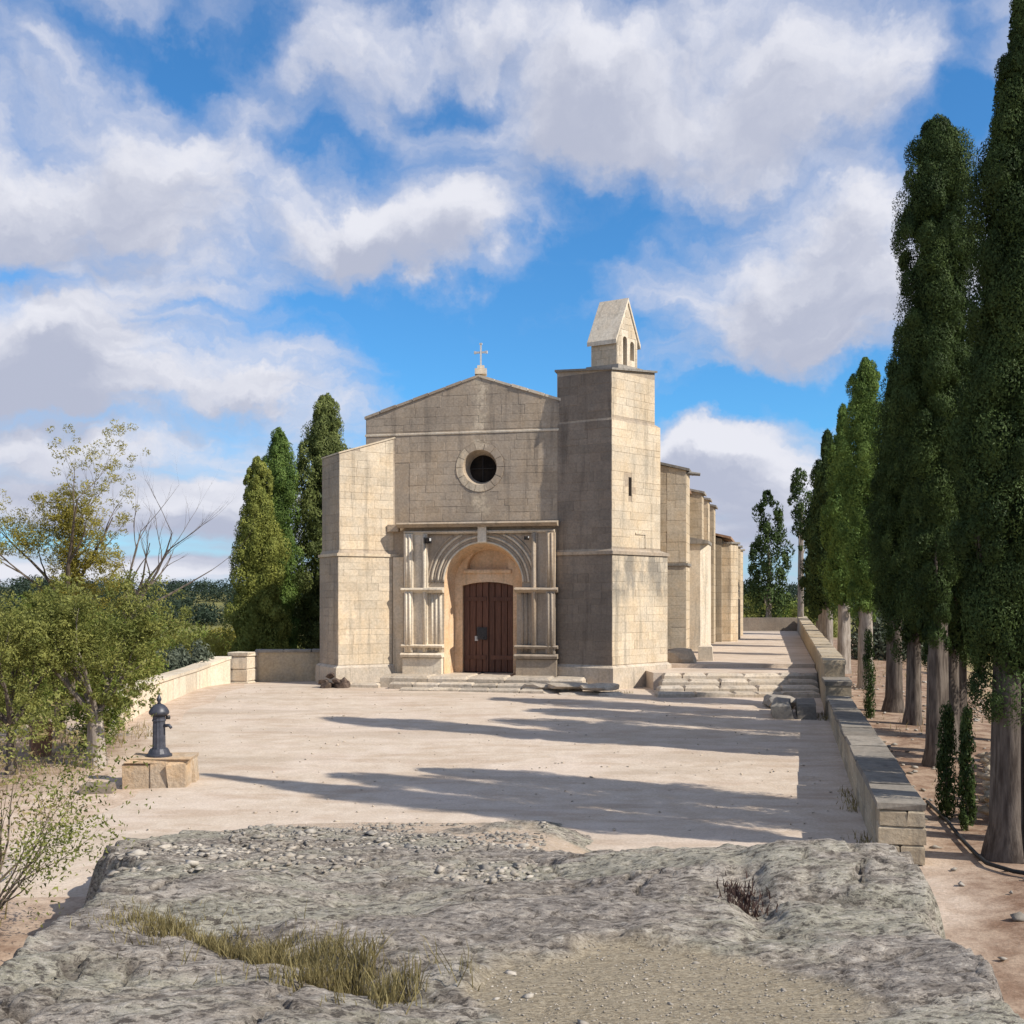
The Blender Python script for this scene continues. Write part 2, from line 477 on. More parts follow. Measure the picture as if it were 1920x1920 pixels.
# ground
def ground_mat():
    m, T, p = new_mat('ground')
    P = geo(T)
    def at(n):
        a = T.node('ShaderNodeAttribute'); a.attribute_name = n; return a.outputs['Fac']
    n1 = T.noise(P, .35, 5, .6); n2 = T.noise(P, 3.0, 6, .65); n3 = T.noise(P, 30, 4, .7)
    sand = T.mix(T.ramp(n2, .3, .7), (.43, .32, .235), (.56, .45, .355))
    soil = T.mix(T.ramp(n2, .35, .65), (.19, .115, .075), (.36, .26, .185))
    field = T.mix(T.ramp(n1, .4, .6), (.40, .29, .15), (.17, .16, .06))
    green = T.mix(T.ramp(n2, .35, .65), (.12, .125, .04), (.25, .225, .085))
    c = T.mix(at('soil'), sand, soil)
    c = T.mix(at('field'), c, field)
    c = T.mix(at('green'), c, green)
    k = T.ramp(n3, .3, .7, .82, 1.1)
    c = T.mix(1.0, c, T.comb(k, k, k), 'MULTIPLY')
    T.set(p.inputs['Base Color'], c)
    bump(T, p, T.math('ADD', n2, T.math('MULTIPLY', n3, .4)), .6, .03)
    return m
M['ground'] = ground_mat()
def plaza_mat():
    m, T, p = new_mat('plaza')
    P = geo(T)
    n1 = T.noise(P, .45, 5, .6); n2 = T.noise(P, 2.4, 7, .68); n3 = T.noise(P, 26, 4, .7); n4 = T.noise(T.vmath('MULTIPLY', P, (.5, 1.6, 1)), 1.1, 5, .6)
    c = T.mix(T.ramp(n2, .3, .72), (.465, .372, .285), (.57, .48, .39))
    c = T.mix(T.math('MULTIPLY', T.ramp(n1, .45, .65), .5), c, (.59, .49, .41))
    c = T.mix(T.math('MULTIPLY', T.ramp(n4, .50, .66), .55), c, (.40, .295, .215))
    n5 = T.noise(T.vmath('MULTIPLY', P, (.22, 1.0, 1)), .75, 4, .6)
    c = T.mix(T.math('MULTIPLY', T.ramp(n5, .52, .62), .4), c, (.37, .295, .225))
    k = T.ramp(n3, .3, .7, .86, 1.08)
    c = T.mix(1.0, c, T.comb(k, k, k), 'MULTIPLY')
    T.set(p.inputs['Base Color'], c)
    bump(T, p, T.math('ADD', n2, T.math('MULTIPLY', n3, .35)), .55, .03)
    return m
M['plaza'] = plaza_mat()
def rock_mat():
    m, T, p = new_mat('bedrock')
    P = geo(T)
    a = T.node('ShaderNodeAttribute'); a.attribute_name = 'sand'
    cv = T.node('ShaderNodeAttribute'); cv.attribute_name = 'pit'
    Q = T.vmath('MULTIPLY', P, (.62, 1.25, 1.6))
    wn = T.node('ShaderNodeTexNoise'); wn.inputs['Scale'].default_value = 2.2; wn.inputs['Detail'].default_value = 4
    T.set(wn.inputs['Vector'], Q)
    QW = T.vmath('ADD', Q, T.vmath('SCALE', wn.outputs['Color'], scale=.6))
    n1 = T.noise(QW, .9, 5, .6); n2 = T.noise(QW, 4.5, 8, .68, .6); n3 = T.noise(Q, 22, 6, .72); n4 = T.noise(Q, 70, 3, .7)
    c = T.mix(T.ramp(n2, .34, .66), (.175, .147, .12), (.435, .38, .32))
    c = T.mix(T.math('MULTIPLY', T.ramp(n1, .47, .60), .5), c, (.40, .385, .29))        # lichen, faintly green
    c = T.mix(T.math('MULTIPLY', T.ramp(n1, .48, .36), .55), c, (.24, .215, .195))
    c = T.mix(T.math('MULTIPLY', T.ramp(n3, .54, .63), .75), c, (.50, .45, .385))        # pale crust
    c = T.mix(T.math('MULTIPLY', T.ramp(n3, .49, .40), .85), c, (.075, .062, .053))      # dark lichen spots
    c = T.mix(T.math('MULTIPLY', T.ramp(n4, .46, .36), .5), c, (.09, .078, .068))
    c = T.mix(T.math('MULTIPLY', cv.outputs['Fac'], .75), c, (.075, .062, .053))
    sandc = T.mix(T.ramp(n4, .35, .65), (.23, .185, .125), (.41, .345, .25))
    du = T.node('ShaderNodeAttribute'); du.attribute_name = 'dust'
    sandc = T.mix(du.outputs['Fac'], sandc, T.mix(T.ramp(n3, .35, .65), (.42, .315, .22), (.56, .455, .36)))
    c = T.mix(a.outputs['Fac'], c, sandc)
    T.set(p.inputs['Base Color'], c)
    h = T.math('ADD', T.math('MULTIPLY', n2, .9), T.math('ADD', T.math('MULTIPLY', n3, .55), T.math('MULTIPLY', n4, .15)))
    bump(T, p, h, 1.0, .05)
    return m
M['rock'] = rock_mat()

# ================================================================ GROUND
def wall_x(Y): return 1.054 + .249 * Y          # inner face of the parapet
def hollow(X, Y):
    return sstep(-1.5, -2.2, X) * sstep(-4.6, -3.6, X) * sstep(3.5, 4.6, Y) * sstep(8.4, 7.2, Y)
def ground_h(X, Y):
    X = np.asarray(X, float); Y = np.asarray(Y, float)
    z = .02 * np.clip(Y - 15, 0, 15)
    dl = np.clip(-9.2 - X, 0, None)
    z = z - sstep(0, 6, dl) * 1.5 * sstep(19, 27, Y) - sstep(0, 30, dl) * 1.0
    dr = X - (wall_x(np.clip(Y, -20, 70)) + 2.6)
    z = z - sstep(0, 9, dr) * 1.3
    z = z + .18 * sstep(-.2, 2.0, X - wall_x(Y)) * sstep(14, 8, Y)
    z = z - .75 * hollow(X, Y)
    far = sstep(60, 160, Y)
    z = z - far * 2.0
    ang = np.arctan2(X, np.maximum(Y, 1))
    d = np.hypot(X, Y)
    ridge = 8.5 + 2.5 * np.sin(ang * 7 + 1.0) - 10 * ang
    z = z + sstep(220, 420, d) * np.clip(ridge, 3, 16) * (Y > 0)
    z = z + .05 * fbm(X * .4, Y * .4, 3, 3) * sstep(0, 3, np.maximum(dl, dr)) * 2
    return z
def axis(segs):
    out = []
    for a, b, st in segs: out += list(np.arange(a, b, st))
    return np.array(out + [segs[-1][1]])
gx = axis([(-1500, -200, 100), (-200, -60, 20), (-60, -20, 3), (-20, 20, .5), (20, 60, 3), (60, 200, 20), (200, 1500, 100)])
gy = axis([(-60, 0, 6), (0, 45, .5), (45, 100, 3), (100, 300, 20), (300, 1600, 100)])
def a_soil(X, Y):
    e = fbm(X * .7, Y * .7, 3, 5) * .5
    r = sstep(.3, .9, X - wall_x(Y) + e)
    l = sstep(-6.6, -8.2, X + e * 1.5) * .8 * sstep(22.5, 20, Y)
    n = sstep(-2.2, -3.6, X + e) * sstep(11.5, 9.0, Y + e * 2) * .85
    return np.clip(np.maximum(np.maximum(r, l), n), 0, 1)
def a_field(X, Y):
    return sstep(1.5, 6, X - wall_x(np.clip(Y, 0, 70)) - 2 + fbm(X * .5, Y * .5, 3, 8) * 2) * .9
def a_green(X, Y):
    l = sstep(-9.3, -11.5, X) * sstep(18, 26, Y)
    f = sstep(62, 75, Y)
    return np.clip(np.maximum(l, f * .9), 0, 1)
g = grid_mesh('ground', gx, gy, lambda X, Y: ground_h(X, Y) - .012, M['ground'], {'soil': a_soil, 'field': a_field, 'green': a_green})
tag(g, kind='structure')
# the gravel square in front of the church: its own thin sheet
def plaza_sheet():
    ys = np.arange(9.4, 33.01, .3); n = 46
    V = []; 
    for y in ys:
        xl = np.interp(y, [4, 8.6, 9.6, 12, 16, 19, 22, 26, 33], [-5, -5.2, -5.4, -6.0, -6.1, -6.9, -8.05, -8.5, -8.9]) + float(fbm(np.array([y * .5]), np.array([3.1]), 3, 2)[0]) * .45 * (1 if y < 22 else 0)
        xr = wall_x(y) + .02
        for t in np.linspace(0, 1, n):
            x = xl + (xr - xl) * t
            e = float(min(sstep(0, .10, t), sstep(9.4, 10.6, y)))
            V.append((x, y, float(ground_h(x, y)) - .03 * (1 - e) + .008 * e * math.sin(x * 1.7 + y) * math.sin(y * .9)))
    i = np.arange(n - 1)[None, :] + n * np.arange(len(ys) - 1)[:, None]
    Fa = np.stack([i, i + 1, i + 1 + n, i + n], -1).reshape(-1, 4)
    o = np_mesh('plaza', V, Fa, M['plaza'], smooth=True)
    return tag(o, kind='structure')
plaza_sheet()

# ---------------------------------------------------------------- bedrock outcrop in the foreground
def rock_base(X, Y):
    zl = np.interp(Y, [2.0, 4, 6, 8, 10, 12, 13.6, 15], [1.42, 1.25, 1.02, .80, .50, .20, .0, -.12])
    zr = np.interp(Y, [2.0, 4, 6, 7.4, 8.4, 9.2, 10, 11, 15], [1.34, 1.2, 1.02, .96, .82, .35, -.05, -.3, -.4])
    m = sstep(-.2, 1.7, X - .05 * (Y - 6))
    z = zl * (1 - m) + zr * m
    z = z + .16 * np.exp(-((X - 2.15) / .75) ** 2 - ((Y - 7.3) / .8) ** 2)
    z = z + .10 * np.exp(-((X + 2.2) / .8) ** 2 - ((Y - 6.6) / 1.2) ** 2)
    z = z - .16 * np.exp(-((X - 1.95) / .5) ** 2 - ((Y - 6.35 + .25 * (X - 1.95)) / .09) ** 2)
    z = z - .10 * np.exp(-((X - 1.45 - .1 * (Y - 6.5)) / .12) ** 2 - ((Y - 6.4) / .9) ** 2)
    z = z - .07 * np.exp(-((X + 1.1 + .85 * (Y - 5.1)) / .22) ** 2) * sstep(4.0, 4.6, Y) * sstep(6.8, 6, Y)
    return z
def sand_mask(X, Y):
    e = fbm(X * 1.6, Y * 1.6, 5, 21) * .8
    a = ((X - .62 - .12 * (4.6 - Y)) / .82) ** 2 + ((Y - 4.35) / .95) ** 2 + e
    return np.maximum(sstep(1.05, .75, a), dust_mask(X, Y))
def dust_mask(X, Y):
    e = fbm(X * 1.3, Y * 1.3, 5, 22) * .8
    b = ((X - .30) / 1.0) ** 2 + ((Y - 10.9) / 1.3) ** 2 + e
    c = ((X + 1.9) / 2.6) ** 2 + ((Y - 13.3) / 1.7) ** 2 + e * 1.3
    return np.maximum(sstep(1.1, .75, b), sstep(1.1, .6, c))
def rock_edges(X, Y):
    e = fbm(X * .9, Y * .9, 5, 31) * (.25 + .35 * sstep(7.5, 9.5, Y))
    xl = np.interp(Y, [2, 4, 5.3, 8, 10.5, 12, 13.2, 14.5], [-1.95, -2.22, -2.58, -3.25, -4.05, -3.8, -3.0, -1.0])
    xr = np.interp(Y, [2, 4, 5.24, 7.8, 9, 10, 12, 14.5], [1.9, 2.2, 2.5, 3.1, 3.3, 3.0, 2.2, .5])
    return np.minimum(X - xl + e, xr - X + e)
def pits(X, Y):
    a = np.abs(fbm(X * 1.5, Y * 2.1, 5, 41)); b = np.abs(fbm(X * 4 + a, Y * 5.5, 4, 51))
    return a, b
def rock_z(X, Y):
    z = rock_base(X, Y)
    s = sand_mask(X, Y)
    a, b = pits(X, Y)
    big = fbm(X * .8, Y * .8, 3, 61)
    crack = np.exp(-(a / .035) ** 2) * (fbm(X * .7, Y * .7, 2, 71) > -.15)
    cup = np.exp(-(b / .07) ** 2)
    terr = fbm(X * 1.2, Y * 2.4, 4, 81)
    terr = (np.floor(terr * 5) + sstep(.25, .75, terr * 5 - np.floor(terr * 5))) / 5
    d = big * .06 + terr * .06 - crack * .06 - cup * .022 + fbm(X * 7, Y * 9, 4, 91) * .022 + np.abs(fbm(X * 3, Y * 7, 4, 95)) * .03
    z = z + d * (1 - .85 * s) - s * .03
    ins = rock_edges(X, Y)
    k = sstep(0.0, .34, ins)
    return (-.35 - .9 * hollow(X, Y)) * (1 - k) + z * k
def rock_pit(X, Y):
    a, b = pits(X, Y)
    return np.clip(np.exp(-(a / .03) ** 2) * (fbm(X * .7, Y * .7, 2, 71) > -.15) + .5 * np.exp(-(b / .05) ** 2), 0, 1)
rx = np.arange(-4.9, 4.0, .024)
ry = np.concatenate([np.arange(2.3, 6, .024), np.arange(6, 15, .04)])
ro = grid_mesh('bedrock', rx, ry, rock_z, M['rock'], {'sand': sand_mask, 'dust': dust_mask, 'pit': rock_pit})
tag(ro, kind='structure')

# ================================================================ STONES
UNIT = None
def unit_stone():
    global UNIT
    me = bpy.data.meshes.new('stone')
    c, e = .02, .5
    b = [(-e, 0, -e), (e, 0, -e), (e, 0, e), (-e, 0, e)]
    m_ = [(-e, -.55, -e), (e, -.55, -e), (e, -.55, e), (-e, -.55, e)]
    f_ = [(-e + c, -1, -e + c * 1.6), (e - c, -1, -e + c * 1.6), (e - c, -1, e - c * 1.6), (-e + c, -1, e - c * 1.6)]
    fs = [(8, 9, 10, 11)]
    for k in (0, 4):
        for i in range(4):
            j = (i + 1) % 4
            fs.append((k + i, k + j, k + 4 + j, k + 4 + i))
    me.from_pydata(b + m_ + f_, [], fs)
    me.update(); UNIT = me
unit_stone()
UNIT_M = {}
def unit_for(mat):
    if mat.name not in UNIT_M:
        me = UNIT.copy(); me.name = 'stone'; me.materials.append(mat); UNIT_M[mat.name] = me
    return UNIT_M[mat.name]
class Face:
    """vertical face: origin o (plan point), u along (to the right seen from outside)"""
    def __init__(s, a, b):
        s.a = Vector((a[0], a[1], 0)); d = Vector((b[0] - a[0], b[1] - a[1], 0)); s.len = d.length
        s.u = d.normalized(); s.n = Vector((s.u.y, -s.u.x, 0))
    def P(s, x, d, z): return s.a + s.u * x + s.n * d + Vector((0, 0, z))
def clip(poly, a, b, c):
    """keep a*x+b*z<=c"""
    out = []
    for i in range(len(poly)):
        p = poly[i]; q = poly[(i + 1) % len(poly)]
        fp = a * p[0] + b * p[1] - c; fq = a * q[0] + b * q[1] - c
        if fp <= 0: out.append(p)
        if (fp < 0 < fq) or (fq < 0 < fp):
            t = fp / (fp - fq); out.append((p[0] + (q[0] - p[0]) * t, p[1] + (q[1] - p[1]) * t))
    return out
def parea(p):
    return abs(sum(p[i][0] * p[(i + 1) % len(p)][1] - p[(i + 1) % len(p)][0] * p[i][1] for i in range(len(p)))) / 2
def courses(face, x0, x1, z0, z1, mat, lines=(), circles=(), rects=(), h=.235, ln=(.28, .85), base=0.0, rnd=None):
    """returns stones: dict(face, rect or poly)"""
    r = rnd or R; out = []
    n = max(1, round((z1 - z0) / h)); hs = [r.uniform(.70, 1.32) for _ in range(n)]
    sc = (z1 - z0) / sum(hs); z = z0; j = .0022
    for row in range(n):
        hh = hs[row] * sc; x = x0 - r.uniform(0, .3)
        while x < x1 - .02:
            l = r.uniform(*ln)
            if x1 - (x + l) < .18: l = x1 - x
            a, b = max(x, x0), min(x + l, x1)
            x += l
            if b - a < .08: continue
            poly = [(a + j, z + j), (b - j, z + j), (b - j, z + hh - j), (a + j, z + hh - j)]
            rect = True; ar0 = parea(poly)
            for (la, lb, lc) in lines:
                poly = clip(poly, la, lb, lc)
                if len(poly) < 3: break
            if len(poly) < 3: continue
            for (cx, cz, rr) in circles:
                mx = sum(p[0] for p in poly) / len(poly) - cx; mz = sum(p[1] for p in poly) / len(poly) - cz
                d = math.hypot(mx, mz) or 1e-6
                poly = clip(poly, -mx / d, -mz / d, -(mx / d * cx + mz / d * cz) - rr)
                if len(poly) < 3: break
            if len(poly) < 3: continue
            bad = False
            for (ra, rb, rc, rd) in rects:
                xs = [p[0] for p in poly]; zs = [p[1] for p in poly]
                if max(xs) > ra and min(xs) < rb and max(zs) > rc and min(zs) < rd:
                    mx = sum(xs) / len(xs)
                    if min(xs) < ra and mx < (ra + rb) / 2: poly = clip(poly, 1, 0, ra)
                    elif max(xs) > rb: poly = clip(poly, -1, 0, -rb)
                    else: bad = True
                    if len(poly) < 3: bad = True
                if bad: break
            if bad or parea(poly) < .012: continue
            rect = abs(parea(poly) - ar0) < 1e-6 and len(poly) == 4
            out.append(dict(face=face, poly=poly, rect=rect, mat=mat, d=base + r.uniform(.003, .011)))
        z += hh
    return out
def stone_geo(mb, st):
    f = st['face']; p = st['poly']; n = len(p)
    cx = sum(q[0] for q in p) / n; cz = sum(q[1] for q in p) / n
    def ins(q, k):
        dx, dz = cx - q[0], cz - q[1]; d = math.hypot(dx, dz) or 1
        return (q[0] + dx / d * k, q[1] + dz / d * k)
    vs = [f.P(q[0], 0, q[1]) for q in p] + [f.P(q[0], st['d'] * .55, q[1]) for q in p] + [f.P(*(lambda t: (t[0], st['d'], t[1]))(ins(q, .008))) for q in p]
    fs = [tuple(range(2 * n, 3 * n))]
    for k in (0, n):
        fs += [(k + i, k + (i + 1) % n, k + n + (i + 1) % n, k + n + i) for i in range(n)]
    mb.add(vs, fs, R.random())
def place_stones(stones, parent, limit, name='stone', stuff='stone_courses'):
    def px_area(st):
        f = st['face']; p = st['poly']
        c = f.P(sum(q[0] for q in p) / len(p), 0, sum(q[1] for q in p) / len(p))
        v = Vector((0, 0, CZ)) - c
        return parea(p) * max(0, v.normalized().dot(f.n)) / v.length_squared * (1 if st['rect'] else .0)
    order = sorted(stones, key=px_area, reverse=True)
    L = wloc(parent)
    for st in order[:limit]:
        f = st['face']; p = st['poly']
        if not st['rect']:
            mb = MB(); stone_geo(mb, st); mb.build(name, st['mat'], parent); continue
        w_ = p[1][0] - p[0][0]; h_ = p[2][1] - p[0][1]
        o = bpy.data.objects.new(name, unit_for(st['mat'])); COL.objects.link(o)
        o.parent = parent
        c = f.P((p[0][0] + p[1][0]) / 2, 0, (p[0][1] + p[2][1]) / 2) - L
        o.location = c; o.rotation_euler = (0, 0, math.atan2(f.u.y, f.u.x)); o.scale = (w_, st['d'], h_)
    rest = {}
    for st in order[limit:]: rest.setdefault(st['mat'].name, []).append(st)
    for mn, lst in rest.items():
        mb = MB()
        for st in lst: stone_geo(mb, st)
        tag(mb.build(stuff, M[mn], parent), kind='stuff')

def offset_poly(poly, d):
    """outward offset of a convex ccw polygon"""
    n = len(poly); out = []
    for i in range(n):
        p0 = Vector(poly[i - 1]).to_2d(); p1 = Vector(poly[i]).to_2d(); p2 = Vector(poly[(i + 1) % n]).to_2d()
        e1 = (p1 - p0).normalized(); e2 = (p2 - p1).normalized()
        n1 = Vector((e1.y, -e1.x)); n2 = Vector((e2.y, -e2.x))
        b = (n1 + n2); b = b / max(.25, b.dot(n1)) if b.length > 1e-6 else n1
        q = p1 + b * d
        out.append((q.x, q.y))
    return out

# ================================================================ CHURCH
O = Vector((.453, 30.4, 0))
def S(s, d, z=0.0):
    """facade coordinates: s to the right, d towards the viewer"""
    return O + UD * s + Vector((UD.y, -UD.x, 0)) * d + Vector((0, 0, z))
church = empty('church', (S(-1.4, 0).x, S(-1.4, 0).y, .3), 'old sandstone church with an arched doorway, round window and small bell gable', 'church')
FF = Face(S(0, 0).to_2d(), S(1, 0).to_2d())
SL, SR, SP = -4.83, 1.94, -1.446          # facade left end, right end, peak
ZL, ZP = 8.03, 9.13
ZRr = 8.03
OCU = (-1.40, 6.52, .50)
DC = -1.29                                 # door axis
Z0 = .62                                   # threshold
def arc(cx, cz, r, a0, a1, n):
    return [(cx + r * math.cos(a0 + (a1 - a0) * i / n), cz + r * math.sin(a0 + (a1 - a0) * i / n)) for i in range(n + 1)]
def holed(mb, face, outer, holes, d, depth, hole_depth=None, hole_scale=None):
    """front face at d with holes, outer sides going back by depth; hole reveals going back by hole_depth, scaled about their centre"""
    loops = [[Vector((p[0], p[1], 0)) for p in outer]] + [[Vector((p[0], p[1], 0)) for p in h] for h in holes]
    flat = [p for l in loops for p in l]
    tris = tessellate_polygon(loops)
    vs = [face.P(p.x, d, p.y) for p in flat]
    def ccw(t):
        a, b, c = [flat[i] for i in t]
        return t if (b.x - a.x) * (c.y - a.y) - (b.y - a.y) * (c.x - a.x) > 0 else (t[0], t[2], t[1])
    mb.add(vs, [ccw(t) for t in tris])
    n = len(outer)
    mb.add([face.P(p[0], d, p[1]) for p in outer] + [face.P(p[0], d - depth, p[1]) for p in outer],
           [((i + 1) % n, i, n + i, n + (i + 1) % n) for i in range(n)])
    for k, h in enumerate(holes):
        hd = hole_depth[k] if hole_depth else depth
        sc = hole_scale[k] if hole_scale else (0, 0, 1.0)
        n = len(h)
        mb.add([face.P(p[0], d, p[1]) for p in h] + [face.P(sc[0] + (p[0] - sc[0]) * sc[2], d - hd, sc[1] + (p[1] - sc[1]) * sc[2]) for p in h],
               [(i, (i + 1) % n, n + (i + 1) % n, n + i) for i in range(n)])
# facade wall, with the round opening and the doorway
mb = MB()
out = [(SL, .2), (SR, .2), (SR, ZRr), (SP, ZP), (SL, ZL)]
ocu = arc(OCU[0], OCU[1], OCU[2], 0, 2 * math.pi, 40)[:-1]
dw = [(DC + 1.3, .25)] + arc(DC, 3.2, 1.3, 0, math.pi, 20) + [(DC - 1.3, .25)]
holed(mb, FF, out, [ocu, dw], 0, .8, [.42, .6], [(OCU[0], OCU[1], .78), (DC, 2.5, 1.0)])
mb.build('facade_wall', M['stone_grey'], church)
# oculus ring stones and dark glazing
win = MB(); win.add([FF.P(p[0], -.40, p[1]) for p in arc(OCU[0], OCU[1], OCU[2] * .8, 0, 2 * math.pi, 32)[:-1]], [tuple(range(32))])
wn = win.build('round_window', M['glass_dark'], church)
wb = MB()
for k in (0,):
    wb.tube([FF.P(OCU[0] + k * .18, -.37, OCU[1] - .34), FF.P(OCU[0] + k * .18, -.37, OCU[1] + .34)], .012, 6)
    wb.tube([FF.P(OCU[0] - .34, -.36, OCU[1] + k * .18), FF.P(OCU[0] + .34, -.36, OCU[1] + k * .18)], .012, 6)
wb.build('window_bar', M['iron'], wn)
rg = MB()
nv = 14
for i in range(nv):
    a0 = 2 * math.pi * i / nv + .012; a1 = 2 * math.pi * (i + 1) / nv - .012
    q = arc(OCU[0], OCU[1], OCU[2], a0, a1, 3) + arc(OCU[0], OCU[1], OCU[2] + .20, a1, a0, 3)
    n = len(q); d = R.uniform(.02, .032)
    m1 = MB(); m1.add([FF.P(p[0], 0, p[1]) for p in q] + [FF.P(p[0], d, p[1]) for p in q], [tuple(range(n, 2 * n))] + [(j, (j + 1) % n, n + (j + 1) % n, n + j) for j in range(n)])
    m1.build('ring_stone', M['stone_cream' if 5 <= i <= 10 else 'stone_grey'], church)  # lower left stones paler: sunlight on the reveal put into their colour

STN = []
gl = [((ZP - ZL) / (SP - SL) * -1, 1, ZL + -(ZP - ZL) / (SP - SL) * SL - .10), ((ZP - ZRr) / (SR - SP), 1, ZP + (ZP - ZRr) / (SR - SP) * SP - .10)]
STN += courses(FF, SL + .01, .95, 7.60, 9.1, M['stone_grey'], lines=gl)
STN += courses(FF, -3.5, .95, 4.98, 7.46, M['stone_grey'], circles=[(OCU[0], OCU[1], .715)])
STN += courses(FF, SL + .01, -3.5, 6.7, 7.46, M['stone_grey'])
# pale string course and gable coping
sc_ = MB(); c0, c1 = FF.P(SL - .03, 0, 0), FF.P(.9, 0, 0)
def mould(mb, face, x0, x1, z0, z1, d0, d1, n=1):
    """moulding with a sloped top"""
    vs = [face.P(x, d, z) for x in (x0, x1) for (d, z) in ((-.02, z0), (d0, z0), (d1, z0 + (z1 - z0) * .55), (d1 * .9, z1 - (z1 - z0) * .15), (-.02, z1))]
    mb.add(vs, [(i, i + 1, i + 6, i + 5) for i in range(4)] + [(4, 0, 5, 9), (4, 3, 2, 1, 0), (5, 6, 7, 8, 9)])
mould(sc_, FF, SL - .02, .9, 7.49, 7.56, .022, .03)
sc_.build('string_course', M['stone_pale'], church)
def coping(p0, p1, name='gable_coping'):
    n = 7
    for i in range(n):
        a = Vector(p0).lerp(Vector(p1), i / n + .004); b = Vector(p0).lerp(Vector(p1), (i + 1) / n - .004)
        j = R.uniform(-.012, .012)
        vs = []
        for (x, z) in ((a.x, a.y), (b.x, b.y)):
            vs += [FF.P(x, .035 + j, z - .03), FF.P(x, -.85, z - .03), FF.P(x, -.85, z + .05 + j), FF.P(x, .035 + j, z + .05 + j)]
        m1 = MB(); m1.add(vs, [(0, 1, 2, 3), (7, 6, 5, 4), (0, 4, 5, 1), (1, 5, 6, 2), (2, 6, 7, 3), (3, 7, 4, 0)])
        m1.build(name, M['stone_grey' if p0[0] < -2 else 'stone_pale'], church)
coping((SL - .05, ZL + .0), (SP, ZP + .0)); coping((SP, ZP), (SR, ZRr))
# cross on the peak
cr = MB()
c = S(SP, -.3)
cr.box((c.x, c.y, ZP + .17), (.34, .34, .16)); cr.box((c.x, c.y, ZP + .29), (.2, .2, .12))
crp = cr.build('cross_base', M['stone_pale'], church)
cr = MB()
cr.box((c.x, c.y, ZP + .66), (.05, .05, .64)); cr.box((c.x, c.y, ZP + .74), (.34, .045, .05), -rad(12))
for sx_ in (-.17, .17):
    q = S(SP + sx_, -.3); cr.box((q.x, q.y, ZP + .74), (.06, .055, .075), -rad(12))
cr.box((c.x, c.y, ZP + .985), (.075, .06, .05), -rad(12))
cr.build('cross', M['white_iron'], church)

# ---- portal
PD = .10
PL, PR_ = -3.60, .80
mb = MB()
arch_o = [(DC + 1.14, Z0)] + arc(DC, 3.2, 1.14, 0, math.pi, 24) + [(DC - 1.14, Z0)]
# outline of the portal slab runs round the doorway from below
outl = [(PL, .3), (DC - 1.14, .3), (DC - 1.14, 3.2)] + arc(DC, 3.2, 1.14, math.pi, 0, 24)[1:] + [(DC + 1.14, .3), (PR_, .3), (PR_, 4.86), (PL, 4.86)]
holed(mb, FF, outl, [], PD, .12)
mb.build('portal_wall', M['stone_grey'], church)
# splayed reveal of the doorway
mb = MB()
fr = [(DC + 1.14, .3)] + arc(DC, 3.2, 1.14, 0, math.pi, 24) + [(DC - 1.14, .3)]
bk = [(DC + .98, .3)] + arc(DC, 3.2, .98, 0, math.pi, 24) + [(DC - .98, .3)]
n = len(fr)
mb.add([FF.P(p[0], PD, p[1]) for p in fr] + [FF.P(p[0], -.55, p[1]) for p in bk], [(i, i + 1, n + i + 1, n + i) for i in range(n - 1)])
mb.build('door_reveal', M['stone_door'], church)
# tympanum wall behind with the door opening and a lunette niche
DWH = .755
mb = MB()
lun = [(DC + .62, 3.62)] + arc(DC, 3.62, .62, 0, math.pi, 16)[1:-1] + [(DC - .62, 3.62)]
tym = [(DC + .99, .3), (DC + .99, 3.2)] + arc(DC, 3.2, .99, 0, math.pi, 24)[1:-1] + [(DC - .99, 3.2), (DC - .99, .3), (DC - DWH, .3), (DC - DWH, 3.14)] + [(DC + DWH * q, 3.14 + .11 * (1 - q * q)) for q in (-.7, -.4, 0, .4, .7)] + [(DC + DWH, 3.14), (DC + DWH, .3)]
holed(mb, FF, tym, [lun], -.50, .3, [.22], [(DC, 3.62, .96)])
mb.add([FF.P(p[0], -.71, p[1]) for p in lun], [tuple(range(len(lun)))])
mb.build('tympanum', M['stone_door'], church)
lt = MB(); mould(lt, Face(S(0, -.5).to_2d(), S(1, -.5).to_2d()), DC - .70, DC + .70, 3.50, 3.61, .05, .07)
lt.build('lintel_moulding', M['stone_door'], church)
# door: two leaves of planks
door = empty('door', (0, 0, 0), None, None); door.parent = church
DF = Face(S(0, -.66).to_2d(), S(1, -.66).to_2d())
mb = MB(); mb.add([DF.P(DC - .76, -.03, .6), DF.P(DC + .76, -.03, .6), DF.P(DC + .76, -.03, 3.52), DF.P(DC - .76, -.03, 3.52)], [(0, 1, 2, 3)])
mb.build('door_backing', M['iron'], door)
xs = np.linspace(DC - .752, DC + .752, 9)
for i in range(8):
    a, b = xs[i] + .006, xs[i + 1] - .006; dd = R.uniform(.028, .042)
    if i == 4: a += .012
    mb = MB()
    q = [(a, .635), (b, .635), (b, 3.46), (a, 3.46)]
    vs = [DF.P(x, -.03, z) for x, z in q] + [DF.P(x, dd - .012, z) for x, z in q] + [DF.P(x + (.012 if x == a else -.012), dd, z) for x, z in q]
    mb.add(vs, [(8, 9, 10, 11)] + [(k + t, k + (t + 1) % 4, k + 4 + (t + 1) % 4, k + 4 + t) for k in (0, 4) for t in range(4)])
    mb.build('plank', M['door_wood'], door)
for zz in (1.05, 2.75):
    for sg in (-1, 1):
        mb = MB(); c = DF.P(DC + sg * .40, .05, zz)
        mb.box(c, (.66, .03, .12), -rad(12)); mb.build('rail', M['door_wood'], door)
mb = MB(); c = DF.P(DC - .20, .055, 1.75); mb.box(c, (.30, .04, .36), -rad(12)); mb.build('lock_plate', M['iron'], door)
